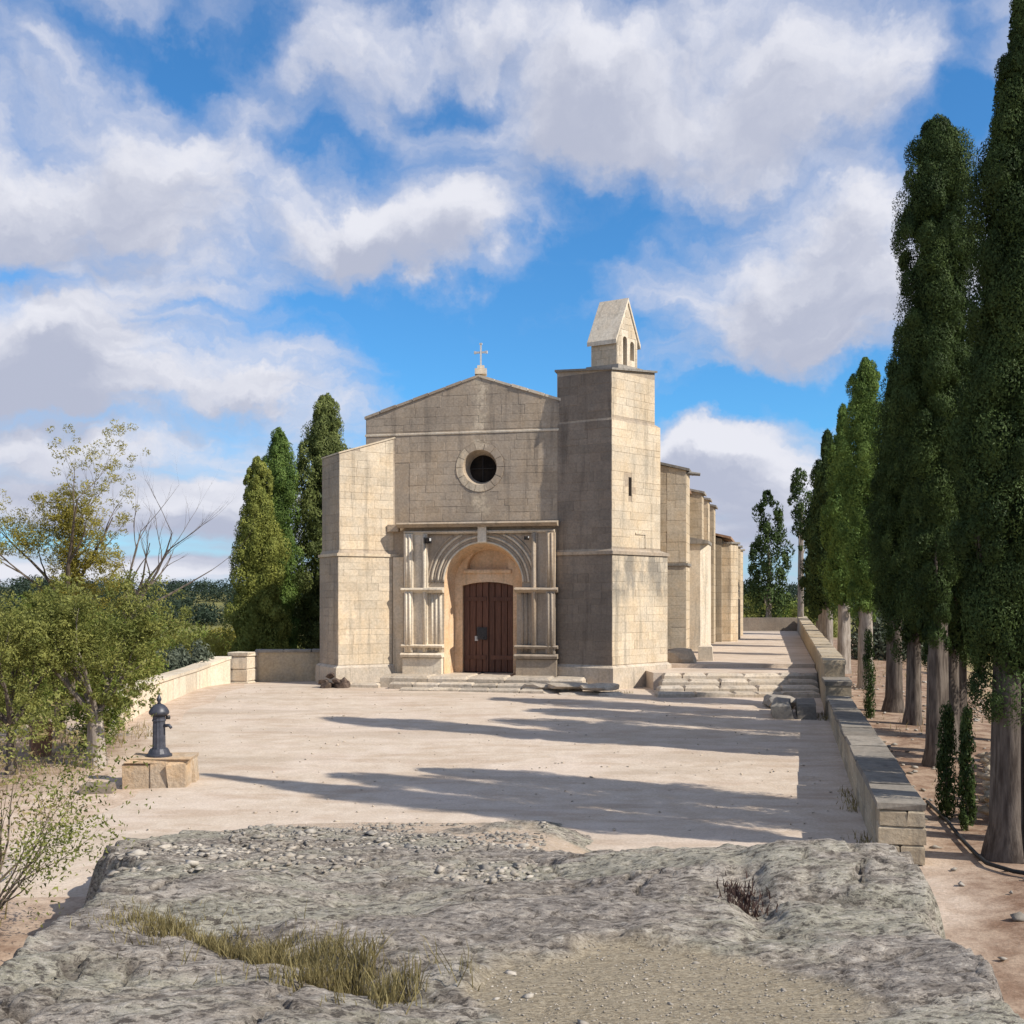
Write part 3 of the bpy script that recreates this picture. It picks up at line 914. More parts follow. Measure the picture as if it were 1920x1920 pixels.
mb = MB(); c = DF.P(DC - .36, .06, 1.60); mb.box(c, (.09, .03, .14), -rad(12)); mb.build('letter_plate', M['white_iron'], door)
mb = MB(); mb.tube([DF.P(DC - .09 + .05 * math.cos(t), .08, 1.62 + .06 * math.sin(t)) for t in np.linspace(0, 2 * math.pi, 12)], .01, 5); mb.build('ring_handle', M['iron'], door)

# pilasters, colonnettes, mouldings
PF = Face(S(0, PD).to_2d(), S(1, PD).to_2d())
def fbox(face, x0, x1, z0, z1, d0, d1, name, mat, parent=church):
    mb = MB()
    vs = [face.P(x, d, z) for z in (z0, z1) for (x, d) in ((x0, d1), (x1, d1), (x1, d0), (x0, d0))]
    mb.add(vs, [(3, 2, 1, 0), (4, 5, 6, 7), (0, 1, 5, 4), (1, 2, 6, 5), (2, 3, 7, 6), (3, 0, 4, 7)])
    return mb.build(name, mat, parent)
def mir(x): return 2 * DC - x
for sg in (0, 1):
    X = (lambda x: x) if sg == 0 else mir
    off = 0 if sg == 0 else -.18
    def rng(a, b):
        a, b = X(a), X(b); a, b = min(a, b), max(a, b); return a + off, b + off
    pm = M['stone_pale'] if sg == 0 else M['stone_grey']  # right half greyer: the shade on it is painted into its stone
    a, b = rng(-3.58, -3.32)
    fbox(PF, a, b, 1.22, 4.62, -.02, .20, 'pilaster', pm)
    for xx in (-3.50, -3.40):
        m1 = MB(); q = X(xx) + off
        m1.tube([PF.P(q, .20, 1.24), PF.P(q, .20, 2.93)], .038, 10); m1.tube([PF.P(q, .20, 3.10), PF.P(q, .20, 4.6)], .038, 10)
        m1.build('colonnette', pm, church, smooth=True)
    a, b = rng(-3.06, -2.90)
    fbox(PF, a, b, 1.22, 4.62, -.02, .13, 'pilaster', pm)
    for xx in ((-2.98,) if True else ()):
        m1 = MB(); q = X(xx) + off
        m1.tube([PF.P(q, .14, 1.24), PF.P(q, .14, 4.6)], .05, 10); m1.build('colonnette', pm, church, smooth=True)
    for xx in (-2.78, -2.66, -2.54):
        m1 = MB(); q = X(xx) + off * .5
        m1.tube([PF.P(q, .02, 1.22), PF.P(q, .02, 2.94)], .042, 10); m1.build('colonnette', pm, church, smooth=True)
    a, b = rng(-3.34, -3.04)
    fbox(PF, a, b, 1.22, 4.62, -.02, .085, 'jamb_panel', pm)
    a, b = rng(-2.92, -2.46)
    fbox(PF, a, b, 1.22, 2.94, -.02, .02, 'jamb_panel', pm)
    a, b = rng(-3.66, -2.43)
    m1 = MB(); mould(m1, PF, a, b, 2.93, 3.09, .14, .27); m1.build('impost', pm, church)
    m1 = MB(); mould(m1, PF, a, b, 1.36, 1.46, .20, .24); mould(m1, PF, a, b, 1.08, 1.22, .27, .31); m1.build('base_moulding', pm, church)
    fbox(PF, a + .04, b - .03, .30, 1.06, -.02, .20, 'plinth', pm)
# entablature
m1 = MB(); mould(m1, PF, PL - .16, PR_ + .1, 4.80, 4.96, .24, .36); m1.build('cornice', M['stone_grey'], church)
m1 = MB(); mould(m1, PF, PL, PR_, 4.62, 4.71, .12, .16); m1.build('fillet', M['stone_pale'], church)
m1 = MB(); vs = []
for x in (PL - .16, PL + .02):
    pass
# slanted corbel left of the portal
fbox(FF, PL - .50, PL - .17, 4.70, 4.90, -.02, .22, 'corbel', M['stone_grey'])
# archivolt rings, built of voussoirs
for k, (r0, dd) in enumerate(((1.17, .028), (1.25, .022), (1.33, .032), (1.43, .022), (1.51, .034), (1.62, .03))):
    pts = arc(DC, 3.2, r0, 0.02, math.pi - .02, 60)
    for part in ((pts,) if r0 < 1.4 else (pts[:30], pts[31:])):
        pp = [p for p in part if p[1] < 4.60]
        m1 = MB(); m1.tube([PF.P(p[0], dd * .2, p[1]) for p in pp], dd, 8)
        m1.build('archivolt', M['stone_pale' if k % 2 == 0 else 'stone_grey'], church, smooth=True)
fbox(PF, DC - .11, DC + .14, 4.36, 4.80, -.01, .19, 'keystone', M['stone_pale'])
STN += courses(PF, -2.88, .12, 3.12, 4.60, M['stone_grey'], circles=[(DC, 3.2, 1.66)], h=.26)

# ---- tower (right), three tiers
I_, C_ = Vector((1.276, 30.225)), Vector((2.722, 29.30))
dk = (I_ - C_).normalized()
Iin = I_ + dk * .03
def tower_poly(Rx, Ry, grow=0.0):
    Rp = Vector((Rx, Ry)); Rb = Rp + Vector((-.5, 1.7)); Ib = Vector((1.5, 32.4))
    return offset_poly([tuple(Iin), tuple(C_), tuple(Rp), tuple(Rb), tuple(Ib)], grow)
t1 = tower_poly(4.44, 31.01, .045); t2 = tower_poly(4.26, 30.83, .0); t3 = tower_poly(4.10, 30.67, -.02)
ZT1, ZT2 = 4.07, 7.66
def top_z(p):     # roof plane falling gently outward
    return 9.02 + .14 * ((p[1] - 29.3))
mb = MB()
mb.prism(t1, .2, ZT1); mb.prism(t2, ZT1, ZT2); mb.prism(t3, ZT2, [top_z(p) for p in t3])
# sloped weathering between tiers
def weather(mb, pa, pb, z, dz):
    n = len(pa); vs = [(p[0], p[1], z) for p in pa] + [(p[0], p[1], z + dz) for p in pb]
    mb.add(vs, [(i, (i + 1) % n, n + (i + 1) % n, n + i) for i in range(n)])
weather(mb, t1, offset_poly(t2, .004), ZT1 + .002, .06)
weather(mb, t2, offset_poly(t3, .004), ZT2 + .002, .06)
mb.build('tower', M['stone_grey'], church)
m1 = MB(); m1.prism(offset_poly(t1, .05), ZT1 - .09, ZT1 - .0); m1.build('string_course', M['stone_grey'], church)
cp = offset_poly(t3, .07); m1 = MB(); m1.prism(cp, [top_z(p) for p in cp], [top_z(p) + .055 for p in cp]); m1.build('tower_cap', M['stone_cap'], church)
pl = offset_poly(t1, .10); m1 = MB(); m1.prism(pl, .15, .86); weather(m1, pl, offset_poly(t1, .01), .862, .07); m1.build('tower_plinth', M['stone_step'], church)
def tower_face(poly, i, z0, z1, mat, **kw):
    f = Face(poly[i], poly[i + 1]); x0 = 0.0
    if i == 0: x0 = .03
    return courses(f, x0, f.len - .004, z0, z1, mat, **kw)
STN += tower_face(t1, 0, .95, ZT1 - .10, M['stone_dark'])  # left face turns from the sun: its shade is put into darker stone
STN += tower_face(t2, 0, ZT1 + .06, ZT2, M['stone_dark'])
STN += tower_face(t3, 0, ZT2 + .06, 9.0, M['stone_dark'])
STN += tower_face(t1, 1, .95, ZT1 - .10, M['stone_stained'])
SLIT = (.72, .86, 5.62, 6.14)
STN += tower_face(t2, 1, ZT1 + .11, ZT2, M['stone_cream'], rects=[SLIT])
STN += tower_face(t3, 1, ZT2 + .13, 9.0, M['stone_cream'])
TF = Face(t2[1], t2[2])
fbox(TF, SLIT[0] + .005, SLIT[1] - .005, SLIT[2], SLIT[3], -.2, .003, 'slit_window', M['glass_dark'])
# blocked little window (raised frame) lower right of the slit
fbox(TF, 1.02, 1.50, 4.56, 4.61, 0, .03, 'frame_stone', M['stone_cream']); fbox(TF, 1.44, 1.50, 4.20, 4.55, 0, .03, 'frame_stone', M['stone_cream'])

# ---- bell gable on the tower
bg_ = empty('bell_gable', (0, 0, 0), None, None); bg_.parent = church
ex = Vector((.863, -.506, 0)); ey = Vector((.707, .707, 0))
B0 = PX(1157, 690, 29.95); B0.z = 0
th, wd = .80, .90
def BQ(a, b, z): return B0 + ex * (a - th) + ey * b + Vector((0, 0, z))     # a: 0..th along eave, b: 0..wd along gable
ZB, ZE, ZRi = 9.0, 10.10, 11.12
GFace = Face(BQ(th, 0, 0).to_2d(), BQ(th, wd, 0).to_2d())
mb = MB()
mb.add([BQ(0, 0, ZB), BQ(th, 0, ZB), BQ(th, wd, ZB), BQ(0, wd, ZB), BQ(0, 0, ZE), BQ(th, 0, ZE), BQ(th, wd, ZE), BQ(0, wd, ZE), BQ(0, wd / 2, ZRi), BQ(th, wd / 2, ZRi)],
       [(0, 1, 5, 4), (2, 3, 7, 6), (3, 0, 4, 8, 7)])
o1 = [(.26, 9.28)] + [(.44, 9.28)] + arc(.35, 10.05, .09, 0, math.pi, 8) 
o2 = [(.58, 9.50)] + [(.76, 9.50)] + arc(.67, 9.95, .09, 0, math.pi, 8)
holed(mb, GFace, [(0, ZB), (wd, ZB), (wd, ZE), (wd / 2, ZRi), (0, ZE)], [o1, o2], 0, .001, [.6, .6])
mb.build('gable_wall', M['stone_pale'], bg_)
for h in (o1, o2):
    m1 = MB(); m1.add([GFace.P(p[0], -.58, p[1]) for p in h], [tuple(range(len(h)))]); m1.build('bell_opening', M['glass_dark'], bg_)  # dark sheet closes the opening, standing for its unlit inside
for (b0, b1) in ((-.10, wd / 2), (wd + .10, wd / 2)):
    m1 = MB(); k = .075
    slope = (ZRi - ZE) / (wd / 2); ze = ZE - .10 * slope
    vs = [BQ(-.06, b0, ze), BQ(th + .04, b0, ze), BQ(th + .04, b1, ZRi), BQ(-.06, b1, ZRi)]
    vs2 = [v + Vector((0, 0, k * 1.6)) for v in vs]
    m1.add(vs + vs2, [(0, 3, 2, 1), (4, 5, 6, 7), (0, 1, 5, 4), (1, 2, 6, 5), (2, 3, 7, 6), (3, 0, 4, 7)])
    m1.build('roof', M['stone_pale'], bg_)
m1 = MB(); m1.prism([BQ(-.1, -.09, 0).to_2d(), BQ(th + .1, -.09, 0).to_2d(), BQ(th + .1, wd + .1, 0).to_2d(), BQ(-.1, wd + .1, 0).to_2d()], 9.0, 9.3); m1.build('base_course', M['stone_cap'], bg_)

# ---- left diagonal buttress
A_, Cc, E_ = Vector((-3.413, 31.22)), Vector((-4.889, 30.37)), Vector((-5.58, 31.57))
Bk = E_ + Vector((.866, .5)) * 2.2; Ai = A_ + (A_ - Cc).normalized() * .5
lp = [tuple(E_), tuple(Cc), tuple(Ai), tuple(Bk)]
lp1 = offset_poly(lp, .055)
ztop = [6.86, 6.86, 7.58, 7.58]
mb = MB(); mb.prism(lp1, .2, 4.05); mb.prism(lp, 4.05, ztop); weather(mb, lp1, offset_poly(lp, .004), 4.052, .1)
mb.build('corner_buttress', M['stone_grey'], church)
m1 = MB(); m1.prism(offset_poly(lp1, .04), 3.97, 4.05); m1.build('string_course', M['stone_cream'], church)
cq = offset_poly(lp, .02); m1 = MB(); m1.prism(cq, [z + .005 for z in ztop], [z + .05 for z in ztop]); m1.build('buttress_cap', M['stone_cream'], church)
pq = offset_poly(lp1, .10); m1 = MB(); m1.prism(pq, .1, .80); weather(m1, pq, offset_poly(lp1, .01), .802, .07); m1.build('buttress_plinth', M['stone_step'], church)
for (pp, z0, z1) in ((lp1, .88, 3.96), (lp, 4.16, 7.45)):
    f = Face(pp[1], pp[2]); L_ = (Vector(pp[2]) - Vector(pp[1])).length
    ln_ = [] if z1 < 5 else [(-(.72 / 2.2), 1, 6.84)]
    STN += courses(f, .004, 1.66, z0, z1, M['stone_cream'], lines=ln_)
    f = Face(pp[0], pp[1]); STN += courses(f, .0, f.len - .004, z0, min(z1, 6.83), M['stone_grey'])  # end face greyer than the sunlit side: shade put into the stone colour
# pier between buttress and portal
q = Face(S(0, 0).to_2d(), S(1, 0).to_2d())
fbox(FF, -3.95, -3.64, .3, 3.96, -.02, .16, 'pier', M['stone_cream'])

# ---- nave body, roofs, side buttresses
def N(s, t): 
    v = O + UD * s + WD * t; return (v.x, v.y)
mb = MB()
hw = [(SL + .02, .2), (SR - .02, .2), (SR - .02, 7.85), (SP, 8.95), (SL + .02, 7.85)]
L1 = 16.0
vs = []
for t in (.75, L1):
    for (s, z) in hw:
        p = N(s, t); vs.append((p[0], p[1], z))
mb.add(vs, [(0, 1, 6, 5), (1, 2, 7, 6), (2, 3, 8, 7), (3, 4, 9, 8), (4, 0, 5, 9), (9, 8, 7, 6, 5)])
mb.build('nave', M['stone_tan'], church)
# line of the outer buttress faces: from (5.39,33.2) along WD
Q0 = Vector((5.39, 33.2, 0))
def Q(a, b):
    """a outwards from the buttress face line (+ = to the right), b along the nave"""
    v = Q0 + UD * a + WD * b; return (v.x, v.y)
mb = MB()
mb.prism([Q(-4.2, 1.2), Q(-.62, 1.2), Q(-.62, 13.6), Q(-4.2, 13.6)], .3, [7.2, 6.62, 6.62, 7.2]); mb.build('aisle_wall', M['stone_tan'], church)
def side_buttress(b0, b1, out, ztop, zback, cap=True, mat='stone_tan'):
    m1 = MB(); p = [Q(-1.4, b0), Q(out, b0), Q(out, b1), Q(-1.4, b1)]
    m1.prism(p, .3, [zback, ztop, ztop, zback]); o = m1.build('side_buttress', M[mat], church)
    if cap:
        c = [Q(-1.3, b0 - .06), Q(out + .10, b0 - .06), Q(out + .10, b1 + .06), Q(-1.3, b1 + .06)]
        m1 = MB(); m1.prism(c, [zback + .004, ztop - .02, ztop - .02, zback + .004], [zback + .08, ztop + .06, ztop + .06, zback + .08]); m1.build('cap_stone', M['stone_cap'], church)
    return o
side_buttress(0, 1.3, 0, 6.72, 7.05)
m1 = MB(); m1.prism([Q(-.6, -.05), Q(.05, -.05), Q(.05, 1.35), Q(-.6, 1.35)], 3.78, 3.86); m1.build('string_course', M['stone_cap'], church)
m1 = MB(); a, b = Q(-.05, .1), Q(.42, .1); m1.tube([(a[0], a[1], 6.66), (b[0], b[1], 6.60)], [.07, .05], 8); m1.build('gargoyle', M['stone_cap'], church)
side_buttress(6.8, 7.9, 0, 6.66, 6.95)
# lower, wider foot of the second buttress with a sloping cap
m1 = MB(); m1.prism([Q(-.9, 6.0), Q(.0, 6.0), Q(.27, 6.3), Q(.27, 7.85), Q(-.9, 7.85)], .3, 4.75); m1.build('buttress_foot', M['stone_pale'], church)
m1 = MB(); m1.prism([Q(-.95, 5.92), Q(.30, 5.92), Q(.30, 7.9), Q(-.95, 7.9)], 4.75, [5.1, 4.86, 4.86, 5.1]); m1.build('cap_stone', M['stone_cap'], church)
side_buttress(9.6, 10.6, .05, 6.66, 6.9)
side_buttress(12.2, 13.4, .12, 6.60, 6.9)
m1 = MB(); m1.prism([Q(-4.3, 1.0), Q(-.38, 1.0), Q(-.38, 13.8), Q(-4.3, 13.8)], [7.25, 6.62, 6.62, 7.25], [7.34, 6.72, 6.72, 7.34]); m1.build('aisle_roof', M['roof_tile'], church)
# sacristy beyond: lower, stepping out
mb = MB(); mb.prism([Q(-4, 14), Q(.35, 14), Q(.35, 22.5), Q(-4, 22.5)], .3, [6.4, 5.35, 5.35, 6.4]); mb.build('sacristy_wall', M['stone_tan'], church)
m1 = MB(); m1.prism([Q(-4, 13.9), Q(.75, 13.9), Q(.75, 22.7), Q(-4, 22.7)], [6.45, 5.34, 5.34, 6.45], [6.55, 5.44, 5.44, 6.55]); m1.build('sacristy_roof', M['roof_tile'], church)
for b in (14.4, 17.6, 21.2):
    m1 = MB(); m1.prism([Q(-1.4, b), Q(.72, b), Q(1.0, b + .3), Q(1.0, b + .9), Q(-1.4, b + .9)], .3, 5.15); m1.build('side_buttress', M['stone_tan'], church)
    m1 = MB(); m1.prism([Q(-1.3, b - .05), Q(.76, b - .05), Q(1.1, b + .28), Q(1.1, b + .95), Q(-1.3, b + .95)], 5.152, 5.23); m1.build('cap_stone', M['stone_cap'], church)
FB1 = Face(Q(-.6, 0), Q(0, 0))
STN += courses(FB1, .0, .6, 3.88, 6.68, M['stone_cream'], h=.32); STN += courses(FB1, .0, .6, .9, 3.77, M['stone_cream'], h=.32)
BF = Face(BQ(0, 0, 0).to_2d(), BQ(th, 0, 0).to_2d())
STN += courses(BF, .01, th - .005, 9.31, 10.0, M['stone_cream'], h=.22, ln=(.25, .5))
GR = [(.20, .50, 9.2, 10.2), (.52, .80, 9.4, 10.1)]
sl = (ZRi - ZE) / (wd / 2)
STN += courses(GFace, .01, wd - .01, 9.31, 10.9, M['stone_cream'], h=.22, ln=(.22, .45), rects=GR, lines=[(-sl, 1, ZE - .12), (sl, 1, ZRi + sl * wd / 2 - .12)])
place_stones(STN, church, 296)

# ---- floodlights on the portal
def lamp(x, z, name_label, sc=1.0):
    c = FF.P(x, .30, z)
    e = empty('floodlight', c, name_label, 'lamp')
    m1 = MB(); m1.box((c.x, c.y - .10 * sc, c.z), (.20 * sc, .14 * sc, .17 * sc), .4); m1.build('housing', M['iron'], e)
    m1 = MB(); m1.box((c.x + .03, c.y - .18 * sc, c.z), (.15 * sc, .02, .12 * sc), .4); m1.build('lens', M['glass_dark'], e)
    m1 = MB(); m1.box((c.x + .08 * sc, c.y - .19 * sc, c.z + .02), (.05 * sc, .02, .08 * sc), .4); m1.build('reflector', M['white_iron'], e)
    m1 = MB(); m1.tube([c + Vector((0, .2, .03)), c + Vector((0, -.04, .0))], .018, 6); m1.build('bracket', M['iron'], e)
lamp(-2.86, 4.42, 'black floodlight on the left of the church portal under its cornice')
lamp(.02, 4.46, 'small black lamp on the shaded right of the church portal under its cornice', .6)

# ================================================================ STEPS, PATH, LOW WALLS
def block(mb, c, size, rz, j=.02, tone=None):
    """roughly squared stone: chamfered top, jittered corners"""
    k = len(mb.v)
    mb.box(c, size, rz, tone, ch=min(size) * .13)
    for i in range(k, len(mb.v)):
        v = mb.v[i]; mb.v[i] = (v[0] + R.uniform(-j, j), v[1] + R.uniform(-j, j), v[2] + R.uniform(-j, j) * .5)
def block_row(parent, p0, p1, z0, z1, depth, mat, name='step_stone', ln=(.5, 1.0), j=.018, gap=.012):
    """row of stones whose front edge runs p0->p1 (left to right), going back by depth"""
    a = Vector((p0[0], p0[1], 0)); b = Vector((p1[0], p1[1], 0)); L = (b - a).length; u = (b - a) / L; n = Vector((-u.y, u.x, 0))
    x = 0
    while x < L - .05:
        l = R.uniform(*ln)
        if L - x - l < .3: l = L - x
        c = a + u * (x + l / 2) + n * (depth / 2)
        dz = R.uniform(-.012, .012)
        mb = MB(); block(mb, (c.x, c.y, (z0 + z1) / 2 + dz / 2), (l - gap, depth - gap, z1 - z0 + dz), math.atan2(u.y, u.x), j)
        mb.build(name, mat, parent)
        x += l
def GH(x, y): return float(ground_h(x, y))
fs = empty('front_steps', (-1.0, 29.3, .25), 'worn pale stone steps before the church door', 'steps')
# landing and steps in front of the facade
pa, pb = (-4.55, 30.05), (2.2, 28.72)
def shift(p, d): 
    n = Vector((UD.y, -UD.x)); return (p[0] + n.x * d, p[1] + n.y * d)
block_row(fs, shift((-3.7, 30.0), 0), shift((1.9, 28.81), 0), .1, .61, 1.9, M['stone_step'], ln=(.8, 1.5))
block_row(fs, shift((-3.3, 29.92), .38), shift((1.6, 28.87), .38), .1, .47, .37, M['stone_step'])
block_row(fs, shift((-2.9, 29.83), .78), shift((1.0, 29.0), .78), .05, .36, .39, M['stone_step'])
block_row(fs, (-5.3, 30.0), (-3.72, 29.75), .05, .42, .5, M['stone_step'], ln=(.5, .8))
# rugged ledge of natural rock below the tower
def boulder(mb, c, size, seed, sub=2, rough=.25, flat=.0):
    bm = bmesh.new(); bmesh.ops.create_icosphere(bm, subdivisions=sub, radius=1)
    rr = random.Random(seed); ph = [rr.uniform(0, 9) for _ in range(6)]
    vs = []
    for v in bm.verts:
        p = v.co; k = 1 + rough * (math.sin(p.x * 2.3 + ph[0]) * math.sin(p.y * 2.9 + ph[1]) + .6 * math.sin(p.z * 4.1 + ph[2] + p.x * 3) + .35 * math.sin(p.y * 7 + ph[3] + p.z * 5)) + rr.uniform(-.04, .04)
        q = Vector((p.x * k, p.y * k, p.z * k))
        q = Vector([math.copysign(abs(t) ** .75, t) for t in q])
        vs.append((c[0] + q.x * size[0], c[1] + q.y * size[1], c[2] + q.z * size[2]))
    mb.add(vs, [tuple(v.index for v in f.verts) for f in bm.faces])
    bm.free()
led = empty('rock_ledge', (1.6, 28.3, .2), 'rugged undercut rock ledge at the foot of the dark tower face', 'rock')
for i, (x, y, sx_, sy_, sz_, z) in enumerate(((.75, 28.75, .45, .3, .10, .42), (1.55, 28.45, .6, .34, .09, .46), (2.3, 28.2, .55, .36, .10, .45), (.9, 28.55, .4, .3, .10, .26), (1.8, 28.25, .7, .36, .08, .25), (2.55, 28.05, .35, .3, .11, .24))):
    m1 = MB(); boulder(m1, (x, y, z), (sx_, sy_, sz_), 40 + i, 2, .2); m1.build('ledge_stone', M['stone_step'], led, smooth=False)
# flight beside the tower up to the side path
ss = empty('side_steps', (5.2, 28.2, .25), 'broad worn stone steps between the tower and the parapet wall', 'steps')
for k in range(4):
    y0 = 27.35 + k * .48; z1 = .37 + k * .125
    xl = PX(1232 + k * 4, 0, y0).x
    block_row(ss, (xl, y0), (wall_x(y0) - .03, y0 - .02), .05, z1, .5, M['stone_step'], ln=(.5, 1.1), j=.022)
ptop = .76
pm_ = MB(); pm_.prism([(PX(1225, 0, 29.27).x, 29.27), (wall_x(29.27) - .02, 29.27), (wall_x(31.3) - .02, 31.3), (3.6, 31.3)], .1, .745)
pm_.prism([(3.6, 31.302), (wall_x(31.302) - .02, 31.302), (wall_x(37) - .02, 37), (wall_x(62) - .02, 62), (wall_x(62) - 5, 62), (5.2, 37)], .1, .86)
tag(pm_.build('path', M['plaza']), kind='structure')
# pale cut block and grey boulder by the side buttress
tag(boulder_ := None or (lambda: (lambda m: (boulder(m, (4.95, 31.9, .98), (.55, .4, .30), 61, 2, .18), m.build('boulder', M['stone_grey'], None, (4.95, 31.9, .85)))[1])(MB()))(), 'grey rounded boulder lying against the foot of the tower by the side path', 'boulder')
m1 = MB(); block(m1, (5.95, 33.0, 1.10), (.42, .5, .48), -rad(12), .02); tag(m1.build('cut_stone', M['stone_pale'], None, (5.95, 33.0, .86)), 'pale squared stone block standing at the foot of the white side buttress', 'stone block')
# dark brown stones at the corner of the left buttress
ds = empty('dark_stones', (-4.95, 29.75, .3), 'heap of dark brown weathered stones at the foot of the left buttress', 'stones')
rr_ = random.Random(4)
for i in range(11):
    x = -4.95 + rr_.uniform(-.28, .34); q = rr_.random(); y = 29.75 + rr_.uniform(-.15, .15)
    z = .32 + .5 * q * max(0, 1 - abs(x + 4.95) * 2.2)
    m1 = MB(); boulder(m1, (x, y, z), (rr_.uniform(.09, .19), rr_.uniform(.09, .16), rr_.uniform(.07, .15)), 80 + i, 1, .45); m1.build('stone', M['brown_rock'], ds)

# ---- parapet on the right
pw = empty('parapet_wall', (wall_x(11.4), 11.4, 0), 'long low stone parapet with dark flat coping on the right of the square', 'wall')
wn_ = Vector((WD.y, -WD.x, 0))
TH = .45
def PP(y, d): 
    """point on the wall line at depth y, d to the right of the inner face"""
    v = Vector((wall_x(y), y, 0)) + wn_ * d; return v
def seg(y0, y1, z0, z1, mat, name, d0=0.0, d1=TH, z1b=None):
    z1b = z1 if z1b is None else z1b
    p = [PP(y0, d0), PP(y0, d1), PP(y1, d1), PP(y1, d0)]
    m1 = MB(); m1.prism([v.to_2d() for v in p], z0, [z1, z1, z1b, z1b]); return m1.build(name, mat, pw)
Y0, Y1 = 11.3, 23.6
seg(Y0 + .02, Y1, -.3, .575, M['stone_wall'], 'wall_core', .02, TH - .02)
inner = Face(PP(Y1, .02).to_2d(), PP(Y0 + .03, .02).to_2d())
PST = courses(inner, 0, inner.len, -.05, .575, M['stone_wall'], h=.21, ln=(.35, .7), base=.006)
outer_f = Face(PP(Y0 + .02, TH - .02).to_2d(), PP(Y1, TH - .02).to_2d())
PST += courses(outer_f, 0, 6.0, -.05, .575, M['stone_wall'], h=.21, ln=(.35, .7), base=.006)
place_stones(PST, pw, 230)
# end blocks facing the viewer
zs = [-.30, .02, .22, .41, .575]
for i in range(4):
    xs2 = [0, TH] if i in (0, 2) else [0, TH * (.45 if i == 1 else .6), TH]
    for k in range(len(xs2) - 1):
        a = PP(Y0, 0); u = wn_; c = a + u * ((xs2[k] + xs2[k + 1]) / 2) - WD * (.03 - .16)
        m1 = MB(); block(m1, (c.x, c.y, (zs[i] + zs[i + 1]) / 2), (xs2[k + 1] - xs2[k] + (.03 if len(xs2) == 2 else .0) - .006, .36, zs[i + 1] - zs[i] - .006), math.atan2(u.y, u.x), .007)
        m1.build('end_stone', M['stone_wall'], pw)
y = Y0 - .05
while y < Y1:
    l = R.uniform(.85, 1.35); y2 = min(y + l, Y1)
    if Y1 - y2 < .4: y2 = Y1
    c = PP((y + y2) / 2, TH / 2 + .0); dz = R.uniform(-.012, .012)
    m1 = MB(); block(m1, (c.x, c.y, .615 + dz), (TH + .04 + R.uniform(-.015, .02), (y2 - y) * 1.03 - .012, .075), math.atan2(wn_.y, wn_.x), .017)
    m1.build('coping_slab', M['coping'], pw); y = y2
# stepped pier and higher wall beside the path
seg(Y1 + .01, 24.9, -.2, .86, M['stone_wall'], 'pier', -.03, TH + .06)
m1 = MB(); c = PP(24.25, TH / 2 + .01); block(m1, (c.x, c.y, .91), (TH + .14, 1.36, .1), math.atan2(wn_.y, wn_.x), .01); m1.build('coping_slab', M['coping'], pw)
seg(24.92, 62, -.2, 1.24, M['stone_wall'], 'upper_wall', .0, TH, 1.62)
y = 24.95
while y < 61.5:
    l = R.uniform(1.2, 1.9); y2 = y + l; z = 1.24 + (1.62 - 1.24) * (y - 24.9) / 37
    c = PP((y + y2) / 2, TH / 2); dz = R.uniform(-.01, .01)
    m1 = MB(); block(m1, (c.x, c.y, z + .06 + dz), (TH + .06, l * 1.03 - .015, .11), math.atan2(wn_.y, wn_.x), .01)
    m1.build('coping_slab', M['stone_wall'], pw); y = y2
# shaded stone blocks where the steps meet the parapet
bn = empty('stone_bench', (6.2, 23.7, .15), 'low stone blocks in the shade where the side steps meet the parapet', 'stone block')
m1 = MB(); block(m1, (6.02, 23.9, .31), (.42, 1.5, .42), -.24, .055); m1.build('block', M['stone_cap'], bn)  # dark grey stone paints in the tree shade on these blocks
m1 = MB(); block(m1, (6.5, 23.75, .31), (.46, 1.3, .38), -.24, .055); m1.build('block', M['stone_cap'], bn)
m1 = MB(); boulder(m1, (6.3, 25.3, .36), (.4, .45, .14), 91, 2, .2); m1.build('block', M['stone_cap'], bn)
# wall closing the far end of the path
m1 = MB(); m1.prism([(8.0, 62.1), (wall_x(62) + .4, 62.1), (wall_x(62) + .4, 62.6), (8.0, 62.6)], .2, 1.62)
tag(m1.build('end_wall', M['stone_dark'], None, (12, 62.3, .2)), 'dark low wall closing the far end of the side path', 'wall')  # shade at the path end is put into the wall's dark stone

# ---- low wall on the left with its pier, and the shaded wall behind
lw = empty('low_wall', (-8.4, 26, .2), 'pale low wall curving down along the left edge of the square', 'wall')
ctrl = [(20.9, -7.75, .10), (21.6, -7.98, .30), (22.3, -8.12, .52), (23.2, -8.25, .72), (24.5, -8.38, .82), (27, -8.52, .84), (29.4, -8.62, .86), (30.4, -8.55, .93), (31.35, -8.22, 1.08)]
for i in range(len(ctrl) - 1):
    (y0, x0, z0), (y1, x1, z1) = ctrl[i], ctrl[i + 1]
    n = max(1, round((y1 - y0) / 1.1))
    for k in range(n):
        a, b = k / n, (k + 1) / n
        ya, yb = y0 + (y1 - y0) * a + .004, y0 + (y1 - y0) * b - .004; xa, xb = x0 + (x1 - x0) * a, x0 + (x1 - x0) * b
        za, zb = z0 + (z1 - z0) * a, z0 + (z1 - z0) * b; w2 = .42; j = R.uniform(-.01, .01)
        m1 = MB(); m1.prism([(xa - w2, ya), (xa + j, ya), (xb + j, yb), (xb - w2, yb)], -.6, [za - .08, za - .08, zb - .08, zb - .08]); m1.build('wall_stone', M['stone_pale'], lw)
        m1 = MB(); m1.prism([(xa - w2 - .03, ya), (xa + .03, ya), (xb + .03, yb), (xb - w2 - .03, yb)], [za - .078] * 2 + [zb - .078] * 2, [za, za, zb, zb]); m1.build('coping_slab', M['stone_pale'], lw)
gp = empty('stone_pier', (-8.24, 31.5, .2), 'pale squared stone pier where the left low wall meets the shaded wall', 'pier')
PU = Vector((math.cos(.25), -math.sin(.25), 0))
